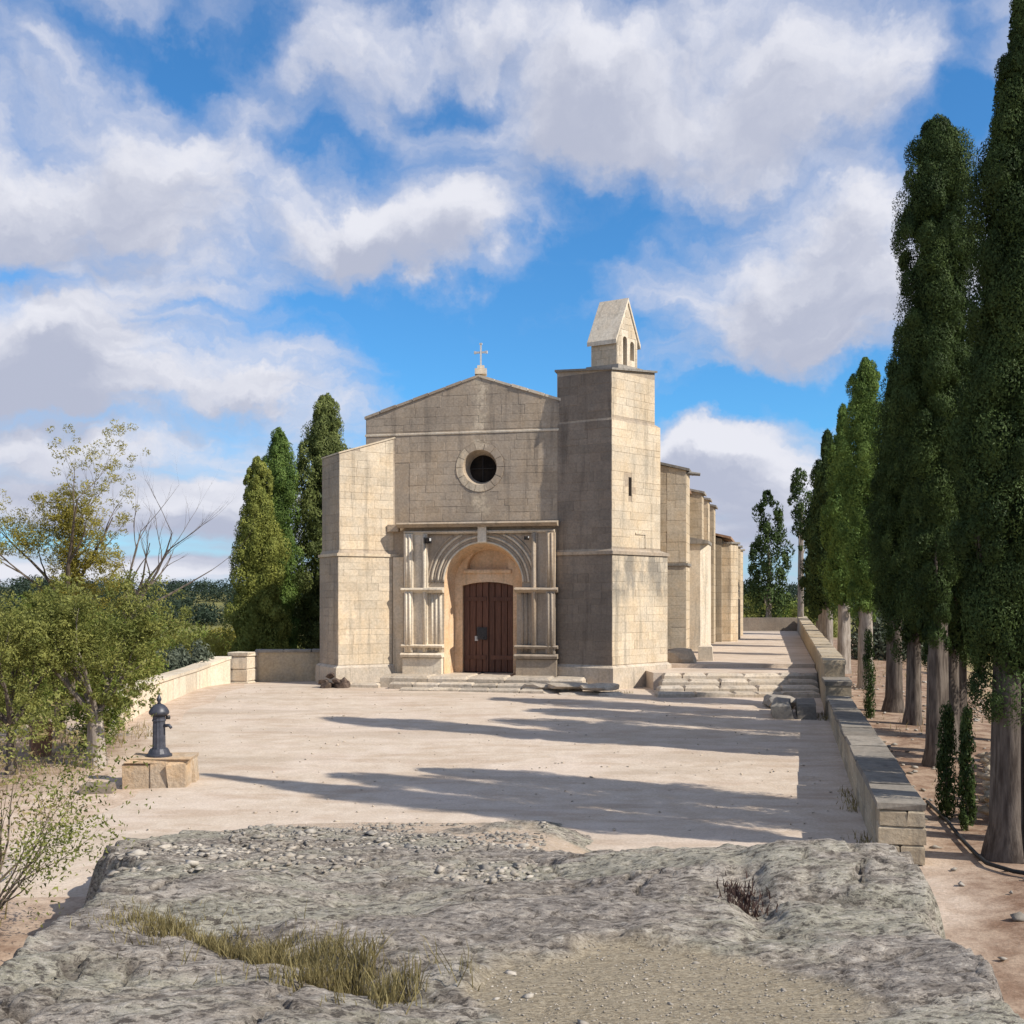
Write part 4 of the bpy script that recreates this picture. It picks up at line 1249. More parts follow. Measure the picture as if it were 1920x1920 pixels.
for i, z in enumerate((.0, .36, .72)):
    m1 = MB(); block(m1, (-7.93, 31.62, z + .18), (.60, .55, .355), -.25, .02); m1.build('pier_stone', M['stone_pale'], gp)
m1 = MB(); block(m1, (-7.93, 31.62, 1.14), (.64, .60, .11), -.25, .018); m1.build('cap_stone', M['stone_pale'], gp)
m1 = MB(); m1.prism([(-7.66, 31.85), (-5.2, 32.2), (-5.2, 32.6), (-7.66, 32.25)], -.2, 1.16)
sw_ = m1.build('shaded_wall', M['stone_wall'], None, (-6.4, 32.1, .2)); tag(sw_, 'shaded wall between the pale pier and the left side of the church', 'wall')
for k in range(3):
    m1 = MB(); x = -7.25 + k * .82; block(m1, (x, 32.05 + .142 * (x + 7.66), 1.2), (.81, .48, .08), .141, .008); m1.build('coping_slab', M['stone_cap'], sw_)

# ================================================================ PUMP
pd = empty('fountain_plinth', (-5.3, 15.9, 0), 'square ochre stone plinth under the iron water pump', 'plinth')
for k, (x0, x1) in enumerate(((-.46, -.06), (-.06, .16), (.16, .45))):
    for dpt in (0, 1):
        m1 = MB(); block(m1, (-5.22 + (x0 + x1) / 2, 15.85 + dpt * .36, .19), (x1 - x0 - .01, .35, .40), 0.12, .032); m1.build('plinth_stone', M['pump_plinth'], pd)
m1 = MB(); block(m1, (-5.22, 16.03, .405), (.90, .72, .06), .12, .03); m1.build('plinth_slab', M['pump_plinth'], pd)
pc = Vector((-5.26, 16.0, .43))
pump = empty('water_pump', pc, 'dark cast iron water pump with domed cap and finial on a stone plinth', 'water pump')
m1 = MB(); m1.lathe(pc, [(.19, 0), (.19, .03), (.16, .05), (.145, .09), (.125, .12)], 16); m1.build('base', M['pump_paint'], pump)
m1 = MB(); m1.lathe(pc, [(.100, .12), (.095, .20), (.090, .52), (.102, .53), (.102, .55), (.092, .56), (.094, .60)], 24, .07); m1.build('column', M['pump_paint'], pump)
m1 = MB(); m1.lathe(pc, [(.095, .60), (.135, .625), (.148, .65), (.144, .675), (.12, .72), (.09, .755), (.06, .775), (.035, .785)], 20); m1.build('cap', M['pump_paint'], pump, smooth=True)
m1 = MB(); m1.lathe(pc, [(.03, .785), (.022, .81), (.034, .835), (.038, .855), (.028, .88), (.012, .91), (.004, .935)], 12); m1.build('finial', M['pump_paint'], pump, smooth=True)
m1 = MB(); m1.tube([pc + Vector((.09, -.03, .46)), pc + Vector((.17, -.06, .47)), pc + Vector((.205, -.07, .43))], [.026, .024, .022], 8); m1.build('spout', M['pump_paint'], pump, smooth=True)
m1 = MB(); m1.tube([pc + Vector((.10, .02, .58)), pc + Vector((.155, .02, .58))], .03, 8); m1.build('button', M['iron'], pump, smooth=True)

# ================================================================ VEGETATION
def leaves(c, nrm, L, Wd, rng, up=.6):
    """triangles: centre c, outward nrm, length L"""
    n = len(c)
    a = rng.normal(size=(n, 3)) * .5; a[:, 2] += up; a += nrm * .5
    a -= nrm * np.sum(a * nrm, 1, keepdims=True) * .6
    a /= np.linalg.norm(a, axis=1, keepdims=True) + 1e-9
    nn = nrm + rng.normal(size=(n, 3)) * .27
    b = np.cross(a, nn); b /= np.linalg.norm(b, axis=1, keepdims=True) + 1e-9
    L = L[:, None]; Wd = Wd[:, None]
    V = np.stack([c + a * L * .6, c - a * L * .4 + b * Wd * .5, c - a * L * .4 - b * Wd * .5], 1).reshape(-1, 3)
    Fa = np.arange(3 * n).reshape(-1, 3)
    return V, Fa
def unit(rng, n):
    v = rng.normal(size=(n, 3)); return v / np.linalg.norm(v, axis=1, keepdims=True)
def clumps(cent, rad_, per, leaf, rng, stretch=1.3, outdir=None, up=.6, hemi=.0):
    """leaf triangles on the shells of many ellipsoid clumps"""
    m = len(cent)
    idx = np.repeat(np.arange(m), per)
    d = unit(rng, m * per)
    if outdir is not None:
        dot = np.sum(d * outdir[idx], 1); flip = dot < -.25
        d[flip] *= -1
    rr = rad_[idx][:, None] * (.62 + .45 * rng.random((m * per, 1)) ** .6)
    off = d * rr; off[:, 2] *= stretch
    c = cent[idx] + off
    sz = leaf * (.6 + .8 * rng.random(m * per))
    V, Fa = leaves(c, d, sz, sz * .5, rng, up)
    ct = rng.random(m)
    tone = np.clip(.02 + .75 * ct[idx] ** 1.2 + .45 * (rng.random(m * per) - .4), 0, 1)
    return V, Fa, tone
def profile(h, kind):
    if kind == 'column': return np.interp(h, [0, .04, .12, .35, .65, .85, .95, 1], [.35, .72, .92, 1, .95, .78, .5, .12])
    if kind == 'spire': return np.interp(h, [0, .05, .2, .5, .72, .86, .93, 1], [.55, .85, 1, .9, .66, .36, .2, .04])
    if kind == 'cone': return np.interp(h, [0, .06, .25, .55, .8, .93, 1], [.75, .95, 1, .85, .6, .36, .08])
    if kind == 'club': return np.interp(h, [0, .1, .3, .5, .7, .88, .96, 1], [.25, .6, .85, .95, 1, .95, .7, .3])
    return np.ones_like(h)
def cypress(name, loc, H, zb, rad_, trunk_r, label, mat='cypress', kind='column', leaf=.09, ncl=150, per=150, seed=0, lean=0.0, group=None, clump=.2, bark='bark', core=True, twin=None, gaps=0.0, up=1.1):
    rng = np.random.default_rng(seed)
    root = empty(name, loc, label, 'cypress' if 'cypress' in name else 'tree', group)
    Hc = H - zb
    # clump centres spiralling over the profile
    h = (np.arange(ncl) + rng.random(ncl)) / ncl
    w = profile(h, kind)
    h = np.interp(np.linspace(0, 1, ncl), np.cumsum(w + .25) / np.sum(w + .25), h)
    ph = rng.random() * 6
    lump = 1 + .16 * np.sin(h * 17 + ph) + .10 * np.sin(h * 41 + ph * 2)
    ang = rng.random(ncl) * 2 * np.pi
    if gaps > 0:
        keep = fbm(ang * 1.2 + 3, h * 9, 3, seed + 5) > (-1 + gaps)
        h, ang, lump = h[keep], ang[keep], lump[keep]
    n = len(h)
    r = profile(h, kind) * rad_ * lump * (.58 + .44 * rng.random(n))
    cl_r = clump * (.55 + .85 * rng.random(n) ** 1.3) * np.clip(profile(h, kind) + .25, .45, 1.1)
    r = np.maximum(r - cl_r * .5, 0)
    cent = np.stack([np.cos(ang) * r + lean * h, np.sin(ang) * r, zb + h * Hc], 1)
    cent[:, 2] = np.minimum(cent[:, 2], H - cl_r * .8)
    cent[:, 2] += np.clip(1 - h * 9, 0, 1) ** 1.5 * rng.uniform(-.65, .8, n)      # ragged lower edge
    od = np.stack([np.cos(ang), np.sin(ang), np.full(n, .35)], 1); od /= np.linalg.norm(od, axis=1, keepdims=True)
    V, Fa, tone = clumps(cent, cl_r, per, leaf, rng, 1.45, od)
    if core:
        k = ncl; hh = rng.random(k) * .96 + .01; aa = rng.random(k) * 6.283
        q = profile(hh, kind) * rad_ * .42 * rng.random(k) ** .5
        c2 = np.stack([np.cos(aa) * q + lean * hh, np.sin(aa) * q, zb + hh * Hc], 1)
        c2[:, 2] = np.minimum(c2[:, 2], H - clump)
        V2, F2, t2_ = clumps(c2, np.full(k, clump * 1.15) * np.clip(profile(hh, kind), .5, 1), max(40, per // 5), leaf * 2.4, rng, 1.5, None, up)
        Fa = np.concatenate([Fa, F2 + len(V)]); V = np.concatenate([V, V2]); tone = np.concatenate([tone, t2_ * .7])
    np_mesh('crown', V, Fa, M[mat], tone=tone, parent=root)
    mb = MB()
    trunk(mb, [(0, 0, -.25), (0, 0, .0), (.02, 0, .35), (.03, .01, zb * .7 + .3), (.04 + lean * .2, 0, zb + Hc * .3), (lean * .5, 0, zb + Hc * .55)],
          [trunk_r * 1.75, trunk_r * 1.5, trunk_r * 1.12, trunk_r, trunk_r * .75, trunk_r * .35], seed)
    if twin:
        trunk(mb, [(twin[0], twin[1], -.25), (twin[0], twin[1], 0), (twin[0] * .9, twin[1] * .9, .4), (twin[0] * .75, twin[1] * .7, zb), (twin[0] * .4, twin[1] * .4, zb + Hc * .3)],
              [trunk_r * 1.3, trunk_r * 1.1, trunk_r * .8, trunk_r * .7, trunk_r * .4], seed + 1)
    o = mb.build('trunk', M[bark], None, (0, 0, 0), smooth=True); o.parent = root
    # a few bare limbs showing below the crown
    mb = MB(); rr = random.Random(seed)
    for k in range(4):
        a = rr.uniform(0, 6.28); z = zb * rr.uniform(.75, 1.1) + .2
        mb.tube([(.02, 0, z), (.02 + math.cos(a) * rad_ * .35, math.sin(a) * rad_ * .35, z + .5), (.02 + math.cos(a) * rad_ * .55, math.sin(a) * rad_ * .55, z + 1.3)], [.05, .035, .012], 6)
    o = mb.build('branches', M[bark], None, (0, 0, 0)); o.parent = root
    return root
def trunk(mb, pts, rs, seed=0, n=14):
    """fluted trunk tube"""
    P_ = np.array(pts, float); m = 14
    t = np.linspace(0, 1, m); s = np.linspace(0, 1, len(P_))
    C = np.stack([np.interp(t, s, P_[:, i]) for i in range(3)], 1); rr = np.interp(t, s, rs)
    rng = np.random.default_rng(seed + 99); ph = rng.random(5) * 6.28
    vs = []
    for i in range(m):
        for k in range(n):
            a = 2 * math.pi * k / n
            q = rr[i] * (1 + (.13 * math.sin(3 * a + ph[0] + t[i] * 2) + .09 * math.sin(5 * a + ph[1] - t[i] * 3) + .05 * math.sin(7 * a + ph[2])) * (1.3 - t[i]))
            vs.append((C[i, 0] + q * math.cos(a), C[i, 1] + q * math.sin(a), C[i, 2]))
    mb.add(vs, [(i * n + k, i * n + (k + 1) % n, (i + 1) * n + (k + 1) % n, (i + 1) * n + k) for i in range(m - 1) for k in range(n)])

def at_px(px, Y): return ((px - 960) * Y / F)
def place(px, Y, z=None):
    x = at_px(px, Y); return (x, Y, GH(x, Y) if z is None else z)
RW = 'cypresses in the row beyond the parapet'
cypress('cypress_tree', place(1886, 11.3, .08), 9.75, 2.0, .58, .15, 'tallest and nearest dark cypress at the right edge with a twin trunk', 'cypress', 'spire', .031, 400, 640, 11, .27, RW, .185, twin=(.30, -.05))
cypress('cypress_tree', (6.75, 12.9, .02), 7.8, 1.9, .66, .16, 'dark cypress cut by the right edge beside the nearest twin trunk', 'cypress', 'column', .055, 240, 170, 12, 0, RW, .20)
cypress('cypress_tree', (6.25, 12.0, .02), 8.6, 1.9, .62, .16, 'cypress standing at the right edge just behind the nearest twin trunk', 'cypress', 'column', .055, 240, 170, 25, 0, RW, .20)
cypress('cypress_tree', place(1754, 17.6, .0), 10.6, 2.1, .60, .15, 'tall dark columnar cypress with a blunt ragged top second in the row', 'cypress', 'club', .036, 430, 540, 13, .03, RW, .185, gaps=.38)
cypress('cypress_tree', place(1712, 22.5), 8.5, 1.7, .76, .13, 'thin trunked dark cypress just left of the blunt cypress trunk', 'cypress', 'column', .045, 280, 260, 26, 0, RW, .20)
cypress('cypress_tree', place(1792, 20.5, -.05), 7.8, 1.8, .92, .17, 'dark cypress hidden behind the tall blunt cypress', 'cypress', 'column', .045, 270, 270, 14, 0, RW, .22)
cypress('cypress_tree', place(1676, 24.6), 8.0, 2.2, .62, .16, 'dark slender cypress between the blunt one and the bright green one', 'cypress', 'spire', .045, 260, 260, 15, 0, RW, .20)
cypress('cypress_tree', place(1622, 29.6, .1), 9.25, 2.3, .66, .19, 'bright green sunlit column cypress in the middle of the row', 'cypress_green', 'column', .05, 270, 280, 16, 0, RW, .21, bark='bark_pale')
cypress('cypress_tree', place(1580, 35.5, .15), 9.0, 2.5, .66, .19, 'green cypress just left of the sunlit column, half hidden by it', 'cypress_green', 'spire', .075, 240, 120, 17, 0, RW, .22, bark='bark_pale')
cypress('cypress_tree', place(1551, 41.5, .2), 9.0, 2.4, .80, .2, 'dark cypress at the left end of the near row above the far parapet', 'cypress', 'spire', .10, 140, 160, 18, 0, RW, .3, bark='bark_pale')
cypress('cypress_tree', place(1542, 48, .2), 8.4, 2.0, .8, .2, 'dark cypress almost hidden behind the left end of the row', 'cypress', 'spire', .13, 110, 110, 19, 0, RW, .32, bark='bark_pale')
cypress('cypress_tree', place(1536, 55.5, .2), 7.8, 1.8, .9, .2, 'last dark cypress of the row beside the far end of the parapet', 'cypress', 'column', .15, 110, 100, 20, 0, RW, .34, bark='bark_pale')
cypress('cypress_tree', (7.70, 18.95, -.02), 7.7, 1.9, .84, .15, 'dark cypress directly behind the blunt cypress trunk', 'cypress', 'column', .05, 240, 200, 27, 0, RW, .21)
cypress('cypress_tree', (9.3, 20.3, -.1), 8.6, 1.8, .78, .15, 'added dark cypress in a second line, filling the tree shadow', 'cypress', 'column', .06, 220, 150, 28, 0, RW, .24)  # added so its crown fills slits in the shadow on the square
cypress('cypress_tree', (8.6, 17.7, -.1), 7.6, 1.8, .74, .14, 'added lower dark cypress set back at right, closing shadow gaps', 'cypress', 'column', .06, 220, 150, 29, 0, RW, .24)  # added likewise, to make the shadow band more solid
FR = 'cypresses at the far end of the side path'
cypress('cypress_tree', place(1441, 66, .3), 9.0, 1.6, 1.3, .18, 'scruffy half bare cypress at the end of the path, left of the thin one', 'cypress', 'cone', .2, 90, 80, 21, 0, FR, .42, bark='bark_pale', core=False)
cypress('cypress_tree', place(1501, 60, .3), 9.6, 5.6, .62, .16, 'thin bare stemmed cypress with a small tuft on top at the end of the path', 'cypress', 'club', .16, 34, 80, 22, 0, FR, .32, bark='bark_pale', core=False)
LG = 'cypresses left of the church'
cypress('cypress_tree', place(484, 37.5, -.2), 7.85, .3, 1.0, .2, 'golden green cypress leftmost of the three beside the church', 'cypress_gold', 'cone', .075, 330, 200, 31, 0, LG, .25)
cypress('cypress_tree', place(524, 40.5, -.2), 9.35, .3, .80, .2, 'slim bright green cypress in the middle of the three beside the church', 'cypress_green', 'column', .075, 300, 190, 32, 0, LG, .24)
cypress('cypress_tree', place(610, 42.0, -.2), 10.9, .8, 1.85, .24, 'bulky dark cypress nearest the left buttress of the church', 'cypress_mid', 'cone', .085, 330, 230, 33, 0, LG, .36)
# thin young shoots by the parapet
YS = 'young cypress saplings by the parapet'
def sapling(px, Y, H, r, label, seed, z=0.0):
    rng = np.random.default_rng(seed)
    x = at_px(px, Y); root = empty('cypress_sapling', (x, Y, z), label, 'sapling', YS)
    n = 60; h = np.linspace(.03, 1, n); a = rng.random(n) * 6.28
    q = r * np.interp(h, [0, .15, .7, 1], [.7, 1, .8, .2]) * .55
    cent = np.stack([np.cos(a) * q, np.sin(a) * q, h * H], 1)
    V, Fa, t = clumps(cent, np.full(n, r * .6), 60, .045, rng, 1.8, None, 1.2)
    np_mesh('foliage', V, Fa, M['cypress'], tone=t, parent=root)
    mb = MB(); mb.tube([(0, 0, -.1), (0, 0, H * .9)], [.02, .006], 6); o = mb.build('stem', M['bark_brown'], None, (0, 0, 0)); o.parent = root
sapling(1775, 13.6, 1.36, .13, 'wider young cypress sapling standing left of the other at the blunt tree', 51, .0)
sapling(1813, 12.9, 1.36, .10, 'thin young cypress sapling right of the wider one near the nearest trunk', 52, .05)
sapling(1629, 23.5, 1.9, .14, 'thin young cypress shoot rising behind the far part of the parapet', 53, .1)

def branch_tree(name, loc, label, cat, limbs, leafspec, seed, bark='bark_brown', group=None, trunk_r=.18, trunk_h=1.2, lean=(0, 0), airy=.30):
    """limbs: (azimuth, elevation, length, start) ; leafspec: (mat, list of (dx,dy,dz,r)), leaf size, per clump"""
    rr = random.Random(seed); rng = np.random.default_rng(seed)
    root = empty(name, loc, label, cat, group)
    mb = MB()
    trunk(mb, [(0, 0, -.25), (0, 0, 0), (.02, 0, .3), (lean[0] * .6, lean[1] * .6, trunk_h * .7), (lean[0], lean[1], trunk_h)], [trunk_r * 1.7, trunk_r * 1.45, trunk_r * 1.1, trunk_r, trunk_r * .85], seed)
    o = mb.build('trunk', M[bark], None, (0, 0, 0), smooth=True); o.parent = root
    mb = MB(); tips = []
    def grow(p, d, L, r, lev):
        n = 5; pts = [p]; rs = [r]
        q = Vector(p); dd = Vector(d)
        for i in range(n):
            dd = (dd + Vector((rr.uniform(-.16, .16), rr.uniform(-.16, .16), rr.uniform(-.05, .14)))).normalized()
            q = q + dd * L / n; pts.append(q.copy()); rs.append(r * (1 - .75 * (i + 1) / n))
            if lev < 3 and i >= 1 and rr.random() < .75:
                sd = (dd + Vector((rr.uniform(-.8, .8), rr.uniform(-.8, .8), rr.uniform(-.2, .5)))).normalized()
                grow(q.copy(), sd, L * rr.uniform(.4, .62), rs[-1] * .7, lev + 1)
        mb.tube(pts, rs, 6 if lev < 2 else 4, cap=False); tips.append(q.copy())
    for (a, e, L, r) in limbs:
        grow(Vector((lean[0], lean[1], trunk_h - .05)), Vector((math.cos(a) * math.cos(e), math.sin(a) * math.cos(e), math.sin(e))), L, r, 0)
    o = mb.build('branches', M[bark], None, (0, 0, 0)); o.parent = root
    mat, blobs, leaf, per, tipn = leafspec
    cents = []; rads = []
    for (x, y, z, r, k) in blobs:
        d = unit(rng, k) * (rng.random((k, 1)) ** .45) * np.array(r); cents.append(d + np.array((x, y, z))); rads.append(np.full(k, min(r) * airy) * (.6 + .8 * rng.random(k)))
    if tipn:
        T_ = np.array([tuple(t) for t in tips]); 
        cents.append(np.repeat(T_, tipn, 0) + rng.normal(size=(len(T_) * tipn, 3)) * .14); rads.append(np.full(len(T_) * tipn, .12))
    if cents:
        C = np.concatenate(cents); Rr = np.concatenate(rads)
        V, Fa, t = clumps(C, Rr, per, leaf, rng, .9, None, .1)
        np_mesh('crown', V, Fa, M[mat], tone=t, parent=root)
    return root
pi = math.pi
# broad tree by the left edge of the square
branch_tree('broad_tree', place(180, 17.5, .0), 'bushy yellow green tree with a pale forked trunk at the left of the square', 'tree',
            [(2.6, .9, 1.3, .07), (1.2, 1.1, 1.4, .06), (.2, .8, 1.1, .055), (-1.6, .9, 1.2, .06), (3.6, .7, 1.3, .06)],
            ('leaf_olive', [(-.45, .1, 2.15, (1.05, 1.0, .80), 130), (.25, .0, 1.85, (.85, .8, .75), 90), (.25, .0, 1.15, (.75, .7, .36), 60), (-.7, 0, 2.85, (.5, .4, .35), 30)], .05, 44, 2), 61, 'bark_pale', trunk_r=.13, trunk_h=.95, airy=.2)
branch_tree('broad_tree', place(20, 16.8, -.05), 'olive grey leafy tree cut by the left edge of the picture', 'tree',
            [(.4, .9, 1.2, .05), (2.0, 1.0, 1.2, .05), (-1, .9, 1.2, .05), (3.3, .8, 1.2, .05)],
            ('leaf_olive', [(0, 0, 1.95, (.95, 1.0, .75), 110), (.3, -.2, 1.1, (.8, .8, .5), 80)], .045, 46, 2), 62, 'bark', trunk_r=.06, trunk_h=.9, airy=.2)
branch_tree('broad_tree', place(110, 20.5, -.1), 'dense green tree behind the pale forked trunk on the left', 'tree',
            [(.4, 1.0, 1.3, .06), (2.4, 1.0, 1.3, .06), (-1.4, 1.0, 1.3, .06)],
            ('leaf_green', [(.45, 0, 1.6, (1.3, 1.0, .8), 130), (-.5, 0, 2.2, (1.3, 1.0, .65), 90), (.6, 0, 2.1, (.7, .7, .6), 50)], .055, 60, 1), 63, trunk_r=.09, trunk_h=.9, airy=.22)
branch_tree('dark_shrub', place(185, 19.0, .0), 'dark green rounded shrub under the yellow green tree on the left', 'shrub',
            [(.4, 1.0, .6, .03), (2.4, 1.0, .6, .03)], ('leaf_green', [(0, 0, .72, (.60, .6, .55), 70)], .05, 110, 0), 64, trunk_r=.04, trunk_h=.25)
# taller sparse trees behind
branch_tree('sparse_tree', place(128, 25.5, -.3), 'tall sparse tree with thin yellow leaves rising at the far left', 'tree',
            [(2.9, .85, 2.4, .05), (2.2, 1.2, 2.6, .06), (.2, 1.25, 2.4, .055), (-.9, 1.2, 2.8, .065), (1.4, 1.0, 2.2, .05), (-2.8, .6, 2.2, .04)],
            ('leaf_yellow', [(.05, 0, 4.0, (.50, .4, 1.3), 260), (.1, 0, 5.2, (.55, .4, .65), 110), (-.95, 0, 4.6, (.8, .5, .6), 120), (-.4, 0, 5.2, (.5, .5, .5), 40), (.8, 0, 4.0, (.5, .4, .85), 80), (-.1, 0, 2.8, (.9, .5, .6), 130)], .05, 40, 1), 65, trunk_r=.13, trunk_h=2.9, lean=(.0, 0))
branch_tree('bare_tree', place(222, 25.0, -.3), 'leafless tree with branches fanning up to the right on the left side', 'tree',
            [(.15, .85, 2.5, .05), (.0, .62, 2.4, .045), (.5, 1.15, 2.2, .05), (1.8, 1.3, 2.4, .05), (-.3, 1.0, 2.2, .045)],
            ('leaf_yellow', [(-.15, 0, 3.4, (.45, .4, .9), 70)], .05, 34, 0), 66, 'bark', trunk_r=.08, trunk_h=2.5, lean=(.1, 0))
# spindly shrub in the left foreground
branch_tree('leafy_shrub', (-4.35, 8.6, -.05), 'spindly small leaved shrub at the lower left edge beside the rock', 'shrub',
            [(.2, .7, 1.0, .016), (.6, .95, 1.1, .016), (-.5, .8, 1.0, .016), (1.6, 1.0, 1.0, .016), (2.6, .9, .9, .016), (-1.6, .9, .9, .014)],
            ('leaf_olive', [(-.1, 0, .75, (.5, .5, .5), 30)], .036, 10, 2), 67, trunk_r=.02, trunk_h=.12)
branch_tree('leafy_shrub', (-5.0, 10.4, -.05), 'sparse dry shrub behind the spindly one at the left edge', 'shrub',
            [(.2, .8, 1.0, .014), (1.4, .95, 1.1, .014), (-.9, .8, 1.0, .014), (2.6, .9, .9, .014)],
            ('leaf_dry', [(0, 0, .6, (.5, .5, .4), 16)], .05, 8, 1), 68, trunk_r=.02, trunk_h=.12)
# bushes behind the low wall and down the slope
def bush(px, Y, r, h, mat, label, seed, name='bush', leaf=.12, k=60, per=60, group='bushes on the slope behind the left low wall', z=None):
    rng = np.random.default_rng(seed)
    loc = place(px, Y, z); root = empty(name, loc, label, 'bush', group)
    d = unit(rng, k); d[:, 2] = np.abs(d[:, 2]) * 1.0
    C = d * (rng.random((k, 1)) ** .35) * np.array((r, r, h)) * .85 + np.array((0, 0, h * .12))
    V, Fa, t = clumps(C, np.full(k, min(r, h) * .28) * (.6 + .8 * rng.random(k)), per, leaf, rng, 1.0, None, .3)
    np_mesh('foliage', V, Fa, M[mat], tone=t, parent=root)
    mb = MB()
    for q in range(4):
        a = q * 1.7 + seed; mb.tube([(0, 0, -.3), (math.cos(a) * r * .3, math.sin(a) * r * .3, h * .6)], [.05, .015], 5)
    o = mb.build('stems', M['bark_brown'], None, (0, 0, 0)); o.parent = root
BL = [
    (300, 29.5, .75, 1.05, 'leaf_grey', 'dark grey green bush left of the others just behind the low wall'),
    (352, 31.0, .85, 1.25, 'leaf_grey', 'dark spiky bush right behind the middle of the low wall'),
    (262, 28.0, .8, 1.3, 'leaf_green', 'green bush behind the dropping end of the low wall'),
    (330, 42, 2.0, 1.9, 'leaf_yellow', 'large yellowish bush on the slope beyond the dark spiky bush'),
    (405, 45, 2.0, 1.9, 'leaf_yellow', 'yellow green bush on the slope left of the golden cypress'),
    (262, 38, 2.0, 2.4, 'leaf_green', 'tall green bush on the slope right of the bare tree'),
    (205, 34, 1.9, 2.8, 'leaf_green', 'tall dense green bush behind the bare tree trunk'),
    (60, 40, 3.0, 3.2, 'leaf_green', 'big green bush beyond the trees at the far left'),
    (345, 60, 2.2, 2.2, 'leaf_olive', 'olive bush in the middle of the slope below the dark hill'),
    (385, 66, 2.4, 2.0, 'leaf_green', 'fresh green bush farther down the slope below the dark hill'),
    (280, 70, 4.0, 3.3, 'leaf_green', 'wide green bush at the bottom of the slope below the hill'),
    (150, 55, 4.0, 3.6, 'leaf_green', 'wide green bush beyond the sparse tree'),
    (420, 85, 3.2, 2.2, 'leaf_yellow', 'distant yellowish bush beside the golden cypress'),
    (10, 26, 1.7, 2.6, 'leaf_olive', 'olive coloured bush at the left edge behind the trees'),
]
for i, b in enumerate(BL):
    s_ = max(.10, b[1] * .0032)
    bush(*b, 200 + i, leaf=s_, k=80, per=60)
BR = [
    (1420, 74, 2.2, 2.9, 'leaf_olive', 'yellow green bush left behind the scruffy cypress at the path end'),
    (1470, 76, 2.6, 2.6, 'leaf_green', 'green bush between the two far cypresses'),
    (1530, 72, 2.0, 2.6, 'leaf_olive', 'olive bush right of the thin bare stemmed cypress'),
    (1655, 44, 1.6, 2.0, 'leaf_grey', 'grey olive bush seen low between the cypress trunks'),
    (1730, 48, 2.0, 2.2, 'leaf_grey', 'grey olive bush behind the blunt cypress trunk'),
]
for i, b in enumerate(BR):
    bush(*b, 300 + i, leaf=.2, k=70, per=50, group='bushes on the far right beyond the path')
# small field trees seen between the trunks
for i, (px, Y, lab) in enumerate(((1842, 40, 'small round orchard tree in the dry field, left of its pair'), (1866, 36, 'small orchard tree in the dry field, right of its pair'), (1905, 44, 'orchard tree in the dry field at the right edge'))):
    branch_tree('orchard_tree', place(px, Y), lab, 'tree', [(0.4, .9, .8, .05), (2.4, .9, .8, .05), (4.4, .9, .8, .05)],
                ('leaf_yellow', [(0, 0, 1.75, (.85, .85, .55), 34)], .12, 40, 1), 70 + i, 'bark_brown', 'orchard trees in the dry field', .08, 1.0)
# terracotta block among the trees at left
m1 = MB(); block(m1, (at_px(76, 18.6), 18.6, .32), (.34, .34, .7), .5, .02); tag(m1.build('stone_post', M['terracotta'], None, (at_px(76, 18.6), 18.6, 0)), 'short reddish stone post among the trees on the left', 'post')
m1 = MB(); boulder(m1, (at_px(225, 21), 21, .05), (.28, .2, .08), 96, 2, .2); tag(m1.build('flat_stone', M['stone_dark'], None, (at_px(225, 21), 21, 0)), 'flat dark stone at the lower end of the left low wall', 'stone')
m1 = MB(); block(m1, (-5.95, 15.45, .06), (.42, .3, .12), .1, .02); tag(m1.build('flat_stone', M['stone_dark'], None, (-5.95, 15.45, 0)), 'flat dark stone lying left of the pump plinth', 'stone')
# black hose along the ground at right
pts = [(1738, 1500), (1775, 1535), (1800, 1570), (1830, 1605), (1850, 1625), (1900, 1645), (1960, 1660)]
hp = []
for (px, py) in pts:
    Y = (CZ - .05) * F / (py - HY); x = at_px(px, Y); hp.append((x, Y, max(GH(x, Y), 0) + .03))
m1 = MB(); m1.tube(hp, .022, 8); tag(m1.build('hose', M['hose'], None, hp[0], smooth=True), 'black irrigation hose snaking over the bare soil beside the parapet end', 'hose')

# distant wood on the hills and scrub in the middle distance
def far_wood():
    rng = np.random.default_rng(5); n = 1500
    ang = rng.uniform(-.62, .62, n); d = rng.uniform(245, 430, n)
    X = np.sin(ang) * d; Y = np.cos(ang) * d
    Z = ground_h(X, Y)
    r = rng.uniform(2.0, 3.6, n)
    C = np.stack([X, Y, Z + r * .6], 1)
    V, Fa, t = clumps(C, r, 150, .75, rng, .8, None, .2)
    tag(np_mesh('distant_wood', V, Fa, M['wood_far'], tone=t), kind='stuff', label='dark distant pine wood covering the hills on the horizon', cat='wood')
far_wood()
def scrub():
    rng = np.random.default_rng(6); n = 900
    X = rng.uniform(-50, 45, n); Y = rng.uniform(30, 150, n)
    ok = ((X < -10.5) & (Y > 26)) | ((X > wall_x(np.clip(Y, 0, 62)) + 14) & (Y > 55)) | (Y > 78)
    X, Y = X[ok], Y[ok]; Z = ground_h(X, Y); n = len(X)
    r = rng.uniform(.5, 1.1, n) * (1 + Y / 120)
    V, Fa, t = clumps(np.stack([X, Y, Z + r * .25], 1), r, 60, .28, rng, .75, None, .3)
    tag(np_mesh('scrub', V, Fa, M['leaf_olive'], tone=t), kind='stuff', label='low olive green scrub covering the slopes', cat='scrub')
scrub()

